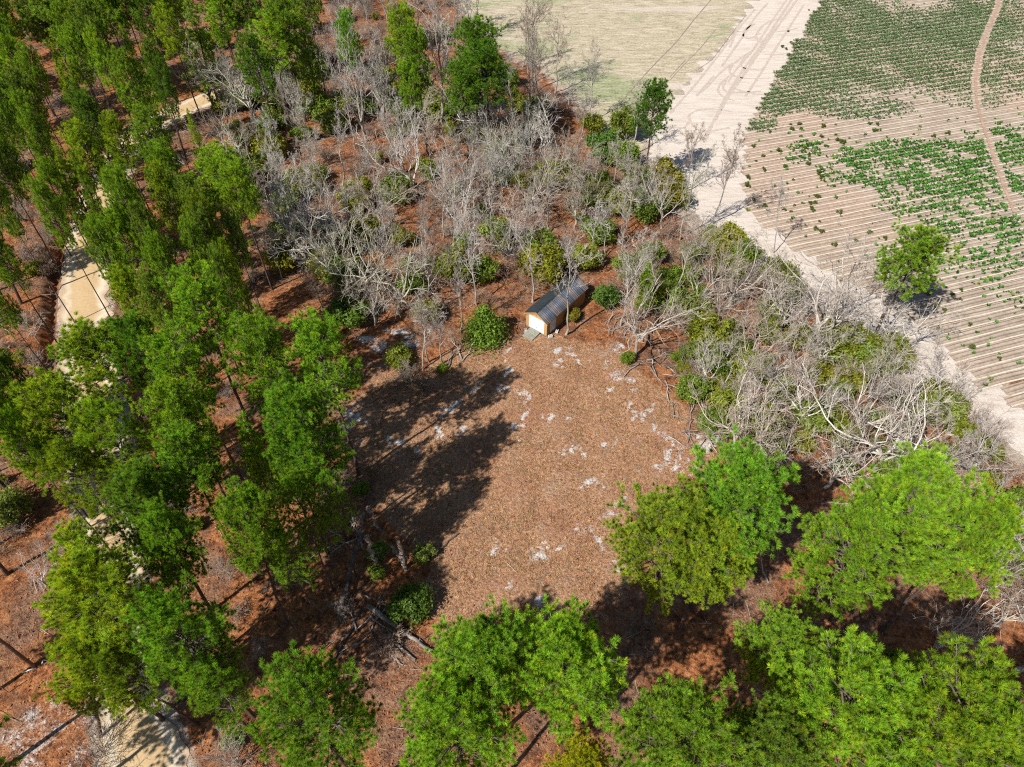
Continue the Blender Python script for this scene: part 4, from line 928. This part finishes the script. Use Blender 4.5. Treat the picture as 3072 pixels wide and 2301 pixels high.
# ------------------------------------------------------------------ evergreen bushes, dry brush
def shrub(px, rpx, H, label, kind='round', color=(1, 1, 1), group=None):
    g = gnd(*px); d = slant(*g); r = rpx * d / FPX; v = SHRUB[kind][int(RNG.integers(len(SHRUB[kind])))]
    r0, h0 = {'round': (1.8, 3), 'cone': (1.9, 4.6), 'low': (.7, .9)}[kind]; TREES.append((g[0], g[1], r))
    place('evergreen_bush', v, g[0], g[1], r / r0, H / h0, RNG.uniform(0, 6.28), label, 'bush', group, color)
shrub((1455, 1012), 62, 5.2, 'dense bright green cone shaped bush left of the shed', 'cone', (1.0, 1.2, .8))
shrub((1815, 918), 40, 2.6, 'dark green bush at the rear right corner of the shed', 'round', (.75, .95, .9))
shrub((1715, 960), 26, 1.8, 'olive bush against the long side of the shed', 'round', (1.4, .9, .6))
for (px, rp, H, lb, col) in [(r2(1620, 870), 36, 4, 'olive evergreen bush by the meadow corner, behind the lone pine', (1.2, .95, .6)), (r2(1830, 900), 50, 6, 'tall dark evergreen bush just left of the lone pine', (.9, .85, .6)), (r2(1680, 1040), 55, 5, 'deep green evergreen bush between bare trees and lone pine', (.7, .95, .9)),
        (r2(1800, 1080), 50, 4.5, 'bright evergreen bush at the foot of the lone pine', (1.0, 1.1, .7)), (r2(1000, 1060), 40, 5, 'tall olive evergreen bush below the meadow edge clump', (1.2, 1.05, .6)), (r2(850, 930), 36, 4, 'evergreen bush hung with brown vines below the meadow edge clump', (1.1, .95, .6)),
        (r2(2080, 1200), 60, 4, 'wide yellow green bush beside the shadow on the sandy track', (1.5, 1.0, .55)), (r2(1900, 1200), 55, 4, 'green bush between lone pine and yellow green bush', (1.0, 1.0, .7)), (r2(1650, 1260), 45, 4, 'bright green bush on the thicket edge', (1.0, 1.1, .7)),
        (r2(2140, 1330), 50, 4, 'olive brown bush below the yellow green bush', (1.4, .95, .5)), (r6(160, 560), 70, 4, 'large yellow green bush on the clearing side of the field strip', (1.4, 1.15, .6)), (r6(150, 700), 55, 3.4, 'dense green bush next to orange ground', (1.1, 1.1, .7)), (r6(340, 640), 45, 3, 'dark green bush under a twisted grey limb', (.9, .95, .6)),
        (r6(560, 430), 45, 3, 'olive green bush beneath the massive grey tree', (1.1, 1.0, .6)), (r6(1000, 640), 70, 4.5, 'broad olive green bush beside the massive grey tree', (1.15, .95, .55)), (r6(1250, 700), 65, 4.5, 'broad green bush at the shaded sand of the field edge', (1.15, 1.0, .55)), (r6(1380, 720), 50, 3.5, 'yellow green bush touching the pale sand strip', (1.4, 1.05, .5)),
        (r6(1750, 1000), 40, 2.4, 'low green bush beside a leaning pale tree', (1.1, 1.05, .5)), (r6(1770, 1150), 42, 2.2, 'low olive bush near the orange soil patch', (1.2, 1.05, .5)), (r6(1000, 920), 40, 2.6, 'green bush showing through white branches', (1.0, 1.05, .6)), (r6(400, 60), 50, 4, 'dark bush at the top of the field strip', (.9, .95, .6)),
        (r6(540, 540), 40, 3, 'green bush among brown stems in the field strip', (1.1, 1.0, .6)), (r6(1020, 1400), 36, 2.4, 'green bush behind the lime green pines', (.9, 1.1, .7)), (r6(1950, 1290), 45, 2.4, 'olive bush beside the orange soil patch', (1.2, 1.0, .5)), (r5(2000, 330), 40, 4.5, 'yellow green bush behind the white forked tree', (1.5, 1.2, .6)),
        (r5(2180, 700), 30, 2, 'green bush right of the log pile', (1.1, 1.1, .7)), (r5(1720, 300), 38, 2.5, 'blue green bush right of the shed', (.75, 1.0, 1.0)), (r5(380, 700), 45, 2.4, 'olive green bush on the clearing west corner', (1.2, 1.05, .6)), (r5(660, 745), 20, 1.0, 'small bright green bush on the clearing rim', (1.2, 1.2, .6)),
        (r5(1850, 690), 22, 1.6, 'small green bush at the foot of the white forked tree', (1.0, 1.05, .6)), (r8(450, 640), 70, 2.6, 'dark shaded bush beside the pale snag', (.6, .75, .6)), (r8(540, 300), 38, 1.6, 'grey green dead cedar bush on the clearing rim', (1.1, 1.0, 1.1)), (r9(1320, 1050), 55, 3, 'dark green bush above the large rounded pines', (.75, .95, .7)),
        (r4(700, 620), 40, 3.0, 'dark green bush among bare stems left of the sandy bare patch', (.8, .9, .6)), (r5(60, 420), 70, 3.6, 'dark bush beside the sandy bare patch', (.75, .9, .7)), (r5(930, 150), 46, 3.4, 'green bush under the pale stems behind the shed', (1.0, 1.05, .7))]:
    shrub(px, rp, H, lb, 'round', col)
def shrub_at(p, label, group, cols, h=(1.2, 3.2)):
    ci = int(RNG.integers(len(cols))); label = ['olive green', 'dark green', 'yellow olive', 'dull green'][ci % 4] + (' low' if h[1] < 2.5 else '') + ' evergreen bush ' + where(*p); group = label
    v = SHRUB['round'][int(RNG.integers(4))]; H = RNG.uniform(*h); r = H * RNG.uniform(.5, .8)
    place('evergreen_bush', v, p[0], p[1], r / 1.8, H / 3, RNG.uniform(0, 6.28), label, 'bush', group, tuple(np.array(cols[ci]) * (1 + RNG.normal() * .1)))
GC = [(1.3, 1.12, .7), (1.0, 1.05, .8), (1.5, 1.12, .6), (1.25, 1.15, 1.3)]
fill(T1, 105, 1.0, 41, lambda p: shrub_at(p, '', '', GC, (1.8, 4.6)))
fill(WOOD, 18, 1.5, 46, lambda p: shrub_at(p, '', '', GC, (1.2, 3.5)))
fill(T2, 62, 1.0, 42, lambda p: shrub_at(p, '', '', GC, (1.4, 3.8)))
fill(T3, 20, 1.6, 43, lambda p: shrub_at(p, 'green bush in the wood bordering the meadow', 'bushes by the meadow', GC, (1.5, 4)))
ROADSIDE = poly22([(-60, 350), (120, 460), (100, 700), (60, 1000), (40, 1250), (-60, 1350)])
MIDW = poly22([(260, 420), (420, 300), (560, 480), (640, 690), (760, 690), (760, 800), (720, 880), (760, 1000), (850, 1130), (930, 1230), (940, 1340), (700, 1500), (600, 1657), (420, 1657), (350, 1500), (340, 1300), (310, 1100), (280, 850), (250, 700)])
fill(MIDW, 36, 1.3, 44, lambda p: shrub_at(p, 'small green undergrowth bush among the pines beside the road', 'undergrowth by the road', GC, (.6, 1.6)))
fill(ROADSIDE, 16, 1.6, 45, lambda p: shrub_at(p, 'small green undergrowth bush across the road from the pines', 'undergrowth across the road', GC, (.6, 2)))
def brush_at(p, label, group, s, col=(1, 1, 1)):
    bi_ = int(RNG.integers(3)); v = BRUSH[bi_]
    if group: label = ['brown', 'low reddish brown', 'tall pale'][bi_] + ' twiggy dry bush ' + where(*p); group = label
    place('dry_bush', v, p[0], p[1], s * RNG.uniform(.9, 1.4), s, RNG.uniform(0, 6.28), label, 'bush', group, tuple(np.array(col) * (1 + RNG.normal() * .12)))
for (px, s, lb) in [(r5(420, 830), 1.3, 'brown dry leafless bush at the clearing west corner'), (r5(520, 870), 1.0, 'small brown dry bush beside the larger dry one'), (r7(640, 1600), 1.0, 'dark brown dry bush at the road mouth'), (r7(1540, 1640), .9, 'greyish dry bush at the red bank'), (r8(320, 880), 1.0, 'grey dry bush among the fallen logs')]:
    brush_at(gnd(*px), lb, None, s)
fill(T1, 118, 1.0, 51, lambda p: brush_at(p, 'twiggy dry leafless bush in the thicket behind the shed', 'dry bushes in the thicket', RNG.uniform(.7, 1.3), [(1, 1, 1), (1.1, 1.05, 1.0), (1.2, .95, .85)][int(RNG.integers(3))]))
fill(T2, 46, 1.0, 52, lambda p: brush_at(p, 'twiggy dry leafless bush in the strip beside the ploughed field', 'dry bushes in the field strip', RNG.uniform(.7, 1.3), [(1, 1, 1), (1.15, 1.1, 1.05)][int(RNG.integers(2))]))
fill(T3, 36, 1.2, 53, lambda p: brush_at(p, 'twiggy dry leafless bush in the wood bordering the meadow', 'dry bushes by the meadow', RNG.uniform(.8, 1.4), (1, .95, .9)))
fill(MIDW, 34, 1.3, 54, lambda p: brush_at(p, 'twiggy dry bush on red straw between road and clearing', 'dry bushes by the road', RNG.uniform(.4, .8)))
fill(ROADSIDE, 34, 1.3, 55, lambda p: brush_at(p, 'twiggy dry bush across the road from the clearing', 'dry bushes across the road', RNG.uniform(.5, 1.0)))

# ------------------------------------------------------------------ fallen logs, snags, branch piles, poles
def log(name, a, b_, r0, r1_, label, cat, za=.15, zb=.15, stubs=5, seed=0, tint=(1, 1, 1), mat='log'):
    rng = np.random.default_rng(seed); A = np.array([*gnd(*a), za]); Bp = np.array([*gnd(*b_), zb]) if not isinstance(b_, np.ndarray) else b_
    n_ = 9; P = A[None] * (1 - np.linspace(0, 1, n_))[:, None] + Bp[None] * np.linspace(0, 1, n_)[:, None]; P[1:-1] += rng.normal(size=(n_ - 2, 3)) * r0 * .45
    R = np.linspace(r0, r1_, n_) * rng.uniform(.88, 1.12, n_); o = empty(name, (A[0], A[1], 0)); P = P - np.array([A[0], A[1], 0])
    mb = MB(); tubes(mb, P[None], R[None], 8, np.array(tint), cap=True); 
    if stubs:
        S, SR = grow(rng, P[None], R[None], stubs, .25, .95, 60, .16, 4, .2, .05, .35, .4, .3); tubes(mb, S, SR, 4, np.array(tint))
        S2, SR2 = grow(rng, S, SR, 3, .3, 1, 45, .6, 3, .2, .02, .6, .4, .3); tubes(mb, S2, SR2, 3, np.array(tint))
    link('stem', mb.mesh('stem', M[mat]), o)
    return tag(o, label, cat)
log('fallen_log', r8(170, 620), r8(590, 915), .22, .14, 'long pale fallen log running under the bright pine', 'log', .2, .2, 6, 1)
log('fallen_log', r8(280, 800), r8(480, 965), .13, .09, 'shorter grey fallen log beside the long pale log', 'log', .13, .13, 4, 2)
log('fallen_log', r8(320, 930), r8(400, 1005), .08, .05, 'thin fallen limb at the foot of the brush heap', 'log', .08, .08, 3, 3)
log('fallen_log', r8(-10, 690), r8(170, 90), .2, .13, 'dark leaning dead trunk propped on the snag by the clearing', 'log', .2, 2.2, 8, 4, (.6, .6, .65))
log('fallen_log', r8(580, 300), r8(760, 145), .12, .06, 'dark branch lying on the tan grass at the clearing rim', 'log', .1, .1, 2, 5, (.45, .4, .4))
log('fallen_log', r8(130, 540), r8(220, 580), .07, .05, 'short curved dead limb above the long pale log', 'log', .08, .08, 1, 6)
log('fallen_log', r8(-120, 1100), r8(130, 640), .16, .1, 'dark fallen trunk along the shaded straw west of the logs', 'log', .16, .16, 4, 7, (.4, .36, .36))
def snag(px, H, r0, label, seed, lean=(0, 0)):
    g = gnd(*px); b_ = np.array([g[0] + lean[0], g[1] + lean[1], H]); log('dead_snag', px, b_, r0, r0 * .75, label, 'snag', -.1, H, 5, seed, (1.15, 1.12, 1.05)); TREES.append((g[0], g[1], .5))
snag(r8(415, 375), 4.6, .22, 'pale broken snag standing beside the clearing', 11, (-.1, .1))
snag(r8(235, 365), 5.2, .2, 'grey broken snag left of the pale one', 12, (-.3, .1))
snag(r8(395, 330), 2.2, .17, 'short broken snag leaning on the pale one', 13, (-.8, .4))
snag(r8(250, 120), 3.2, .15, 'broken shaded snag among the dead trunks', 14, (-.8, .5))
# branches heaped by the clearing's north-east rim
def mk_branch(seed):
    rng = np.random.default_rng(seed); P = np.zeros((1, 8, 3)); d = np.array([1., 0, 0])
    for k in range(1, 8):
        d = unit(d + rng.normal(size=3) * np.array([.05, .16, .05])); P[0, k] = P[0, k - 1] + d * .38
    P[0, :, 2] = np.abs(P[0, :, 2]) * .4 + .06; R = np.linspace(.075, .03, 8)[None]
    S, SR = grow(rng, P, R, 5, .3, .98, 42, .42, 4, .18, .02, .6, .4, .3); S[..., 2] = np.abs(S[..., 2]) * .6 + .03
    mb = MB(); tubes(mb, P, R, 6, np.array((1.25, 1.22, 1.18)), cap=True); m2 = MB(); tubes(m2, S, SR, 4, np.array((1.25, 1.22, 1.18)))
    return [('stem', mb.mesh('stem', M['log'], True)), ('side_branches', m2.mesh('side_branches', M['log'], True))]
BR = [mk_branch(500 + i) for i in range(4)]
PILES = [(r5(1740, 460), 9, 1.0, 'dead branch in the pale pile right of the shed', 'branches in the pile right of the shed'), (r5(1900, 480), 5, .9, 'dead branch behind the white forked tree', 'branches behind the forked tree'),
         (r5(2080, 740), 9, 1.1, 'dead branch in the heap below the forked tree', 'branches in the heap below the forked tree'), (r5(2000, 650), 4, .8, 'dead branch lying across the foot of the forked tree', 'branches at the foot of the forked tree'),
         (r6(120, 1080), 12, 1.2, 'dead branch in the long tangle on the clearing rim', 'branches in the rim tangle'), (r6(300, 1150), 8, 1.1, 'dead branch under the leaning rim trees', 'branches under the rim trees'),
         (r8(150, 750), 9, .7, 'dead branch around the fallen logs', 'branches around the fallen logs'), (r8(60, 160), 7, .8, 'dead branch in the shaded heap by the snags', 'branches by the snags'), (r9(900, 60), 3, .9, 'dead branch between the two pine clumps', 'branches between pine clumps'),
         (r5(760, 680), 5, .8, 'dead branch along the clearing north rim', 'branches along the north rim')]
for (px, n_, sp, lb, gr) in PILES:
    c_ = gnd(*px)
    for k in range(n_):
        p = c_ + RNG.normal(size=2) * sp; s = RNG.uniform(.7, 1.4); o = place('dead_branch', BR[int(RNG.integers(4))], p[0], p[1], s, s, RNG.uniform(0, 6.28), lb, 'branch', gr, z=RNG.uniform(-.02, .10))
# scattered twigs on the forest floor
rng = np.random.default_rng(61); P = scatter(rng, FORE, 16000); P = P[free(P, 0)]; keep = inside(T1, P) | inside(T2, P) | (rng.random(len(P)) < .28); P = P[keep & (~inside(CLEAR, P) | (rng.random(len(P)) < .1))][:7000]
B = len(P); a = rng.uniform(0, 6.28, B); L = rng.uniform(.4, 1.7, B); d = np.c_[np.cos(a), np.sin(a), rng.normal(size=B) * .18]
Q = np.stack([np.c_[P, np.full(B, .05)] + d * (L * f_)[:, None] + rng.normal(size=(B, 3)) * .04 for f_ in (-.5, 0, .5)], 1); Q[..., 2] = np.maximum(Q[..., 2], 0)
mb = MB(); tubes(mb, Q, np.full((B, 1), .02) * np.array([[1, .8, .5]]) * rng.uniform(.6, 1.5, (B, 1)), 3, np.clip(1 + rng.normal(size=(B, 1)) * .3, .3, 1.8) * np.ones((1, 3)))
tag(link('fallen_twigs', mb.mesh('fallen_twigs', M['brush'])), 'scattered fallen twigs over the woodland floor', 'twigs', kind='stuff')

M['polewood'] = mat_noisy('weathered pole wood', [(.3, (.14, .075, .045)), (.7, (.30, .18, .12))], 3, .9, .02, stretch=(1, 1, .2))
M['white'] = mat_plain('white plastic', (.8, .8, .8), .5, 3, .05)
g = gnd(104, 2000); up = tag(empty('utility_pole', (g[0], g[1], 0), rad(30)), 'brown wooden utility pole with a white guard at its foot', 'utility pole')
mb = MB(); zz = np.linspace(-.3, 9.5, 8); tubes(mb, np.c_[zz * 0, zz * 0, zz][None], np.linspace(.15, .10, 8)[None], 12, cap=True); link('post', mb.mesh('post', M['polewood'], True), up)
mb = MB(); mb.box((0, .16, 8.9), (2.2, .1, .12)); ca = link('crossarm', mb.mesh('crossarm', M['polewood']), up)
for x_ in (-.95, -.4, .4, .95):
    mb = MB(); zz = np.linspace(8.96, 9.2, 4); tubes(mb, np.c_[zz * 0 + x_, zz * 0 + .16, zz][None], np.array([[.03, .06, .045, .02]]), 8, cap=True); link('insulator', mb.mesh('insulator', M['white'], True), ca)
mb = MB(); Q = np.array([[[-.95, -.05, .04], [-.4, -.1, .05], [.1, -.22, .06]]]); tubes(mb, Q, np.full((1, 3), .055), 6, cap=True); link('guard_pipe', mb.mesh('guard_pipe', M['white'], True), up)
mb = MB(); Q = np.array([[[.55, -.1, .05], [.75, .1, .25], [.95, .0, .05]]]); tubes(mb, Q, np.full((1, 3), .04), 6, cap=True); link('guy_anchor', mb.mesh('guy_anchor', M['white'], True), up)
g = gnd(26, 2077); rp_ = tag(empty('marker_post', (g[0], g[1], 0)), 'thin rusty marker post on the tan bank near the utility pole', 'post')
M['rust'] = mat_plain('rusty steel', (.30, .10, .05), .8, 6, .3)
mb = MB(); mb.box((0, 0, .62), (.05, .05, 1.5)); link('shaft', mb.mesh('shaft', M['rust']), rp_)
mb = MB(); mb.box((0, 0, 1.39), (.07, .07, .05)); link('cap', mb.mesh('cap', M['rust']), rp_)
# slim leaning trunk at the road mouth
g = gnd(302, 2212); log('leaning_trunk', (302, 2212), np.array([g[0] + 1.2, g[1] + 2.4, 7.0]), .14, .09, 'slim bare trunk leaning up beside the road mouth', 'tree trunk', -.1, 7, 3, 20, (.5, .4, .36))

# ------------------------------------------------------------------ crop in the ploughed field
def z22(*a): return a
BLOB = [(1990, 340, 190, 36, .9, 0), (2080, 400, 170, 46, .85, 0), (1890, 352, 90, 20, .9, 0), (1930, 390, 120, 26, .9, 0), (2050, 450, 150, 26, .6, 0), (2160, 320, 80, 50, .7, 0), (1830, 378, 40, 12, .9, 0), (2000, 370, 220, 60, .7, 0), (2100, 470, 120, 50, .6, 0), (2150, 505, 90, 36, .45, 0), (2120, 570, 100, 45, .35, 0), (2180, 640, 60, 30, .2, 0), (1745, 322, 45, 16, .6, 0), (1720, 345, 30, 10, .4, 0),
        (1850, 60, 140, 66, .85, 1), (2000, 110, 200, 84, .85, 1), (1750, 190, 120, 55, .85, 1), (1850, 235, 120, 24, .6, 1), (2110, 50, 120, 60, .8, 1), (2100, 190, 110, 44, .35, 1), (2190, 150, 40, 60, .4, 1), (1680, 225, 60, 26, .9, 1), (1700, 140, 60, 40, .9, 1), (1790, 20, 60, 60, .9, 1), (1640, 270, 40, 16, .7, 1), (1900, 130, 170, 70, .85, 1), (2060, 160, 150, 50, .6, 1), (1780, 110, 90, 70, .9, 1)]
rng = np.random.default_rng(71); rows = []
for (k, s0, s1) in BEDS:
    for o_ in (.36, .42, .54, .72, .86, .98, 1.04):
        s = np.arange(s0 + .2, s1 - .2, .26 if o_ in (.42, .98) else .40); s = s + rng.uniform(-.15, .15, len(s))
        rows.append(e1[None] * s[:, None] + e2[None] * (k * BED + o_ + rng.normal(size=len(s)) * .07)[:, None])
Q = np.concatenate(rows)
f_ = Q[:, 1] * CP + CAM_H * SP; U = (1536 + FPX * Q[:, 0] / f_) * 2212 / 3072; Vv = (1150.5 - FPX * (Q[:, 1] * SP - CAM_H * CP) / f_) * 2212 / 3072
vis = (U > 1560) & (U < 2260) & (Vv > -25) & (Vv < 960); Q, U, Vv = Q[vis], U[vis], Vv[vis]
den = np.full(len(Q), .012); typ = np.zeros(len(Q))
for (cx, cy, rx, ry, dn, ty) in BLOB:
    q_ = ((U - cx) / rx) ** 2 + ((Vv - cy) / ry) ** 2; v_ = dn * np.clip(1.35 - q_, 0, 1); typ = np.where(v_ > den, ty, typ); den = np.maximum(den, v_)
rowk = np.concatenate([np.full(len(r_), k_ % 7) for k_, r_ in enumerate(rows)])[vis]; PATH_ = np.array([gnd(*p) for p in [(3010, -40), (2985, 40), (2955, 110), (2935, 170), (2925, 240), (2928, 300), (2945, 370), (2965, 430), (2985, 490), (3010, 560), (3040, 640)]]); den *= dist_line(PATH_, Q) > .75; den *= np.where(np.isin(rowk, (1, 5)), 1.0, np.where(typ > 0, .8, .12)); den *= np.where(typ > 0, np.clip(.9 + .35 * wnoise(Q, .5), .3, 1.2), np.clip(.75 + .55 * wnoise(Q, .9), .1, 1.2))
on = rng.random(len(Q)) < den * 1.35; Q, typ, den = Q[on], typ[on], den[on]
n_ = len(Q); nl = 4; a = rng.uniform(0, 6.28, (n_, nl)); el = rng.uniform(.2, 1.1, (n_, nl)); s = rng.uniform(.24, .46, (n_, 1)) * np.where(typ[:, None] > 0, .72, 1.0)
D = np.stack([np.cos(a) * np.cos(el), np.sin(a) * np.cos(el), np.sin(el)], -1) * s[..., None]
base = np.c_[Q, np.full(n_, .2)][:, None, :]; sd2 = np.stack([-np.sin(a), np.cos(a), a * 0], -1) * s[..., None] * .42
V = np.stack([base + D * 0, base + D * .55 + sd2, base + D, base + D * .55 - sd2], 2).reshape(-1, 3); i = np.arange(n_ * nl) * 4
C = np.where(typ[:, None] > 0, np.array([[1.55, 1.05, 2.4]]), np.array([[.85, 1.05, .9]])) * np.clip(1 + rng.normal(size=(n_, 1)) * .25, .4, 1.8)
C = np.where((typ[:, None] < 1) & (rng.random((n_, 1)) < .1), np.array([[1.8, 1.3, .5]]), C)
mb = MB(); mb.add(V, np.concatenate([np.c_[i, i + 1, i + 2], np.c_[i, i + 2, i + 3]]), np.repeat(np.repeat(C, nl, 0), 4, 0))
tag(link('crop', mb.mesh('crop', M['cropleaf'])), 'leafy green crop growing in rows across the ploughed field', 'crop', kind='stuff')
print('crop plants', n_)
# single dark weeds on the bare beds and at the row ends
WEED = SHRUB['low'][0]; k = 0
for p in scatter(np.random.default_rng(81), poly22([(1620, 300), (1720, 250), (1900, 240), (2100, 290), (1960, 310), (1800, 330), (1760, 420), (1900, 480), (1980, 560), (2200, 720), (2200, 840), (2050, 740), (1880, 600), (1700, 490), (1610, 420)]), 110):
    s = RNG.uniform(.35, .75); place('weed', WEED, p[0], p[1], s, s, RNG.uniform(0, 6), 'single dark weed tuft on the bare part of the ploughed field', 'weed', 'weed tufts on bare rows', (.7, .7, .75), z=.05)
for p in scatter(np.random.default_rng(82), poly22([(1770, 5), (1745, 8), (1700, 70), (1660, 95), (1690, 105), (1660, 160), (1640, 190), (1700, 125), (1750, 40)]), 42):
    s = RNG.uniform(.3, .6); place('weed', WEED, p[0], p[1], s, s, RNG.uniform(0, 6), 'single dark weed tuft on the sandy track by the row ends', 'weed', 'weed tufts on the sandy track', (.6, .6, .65), z=.0)
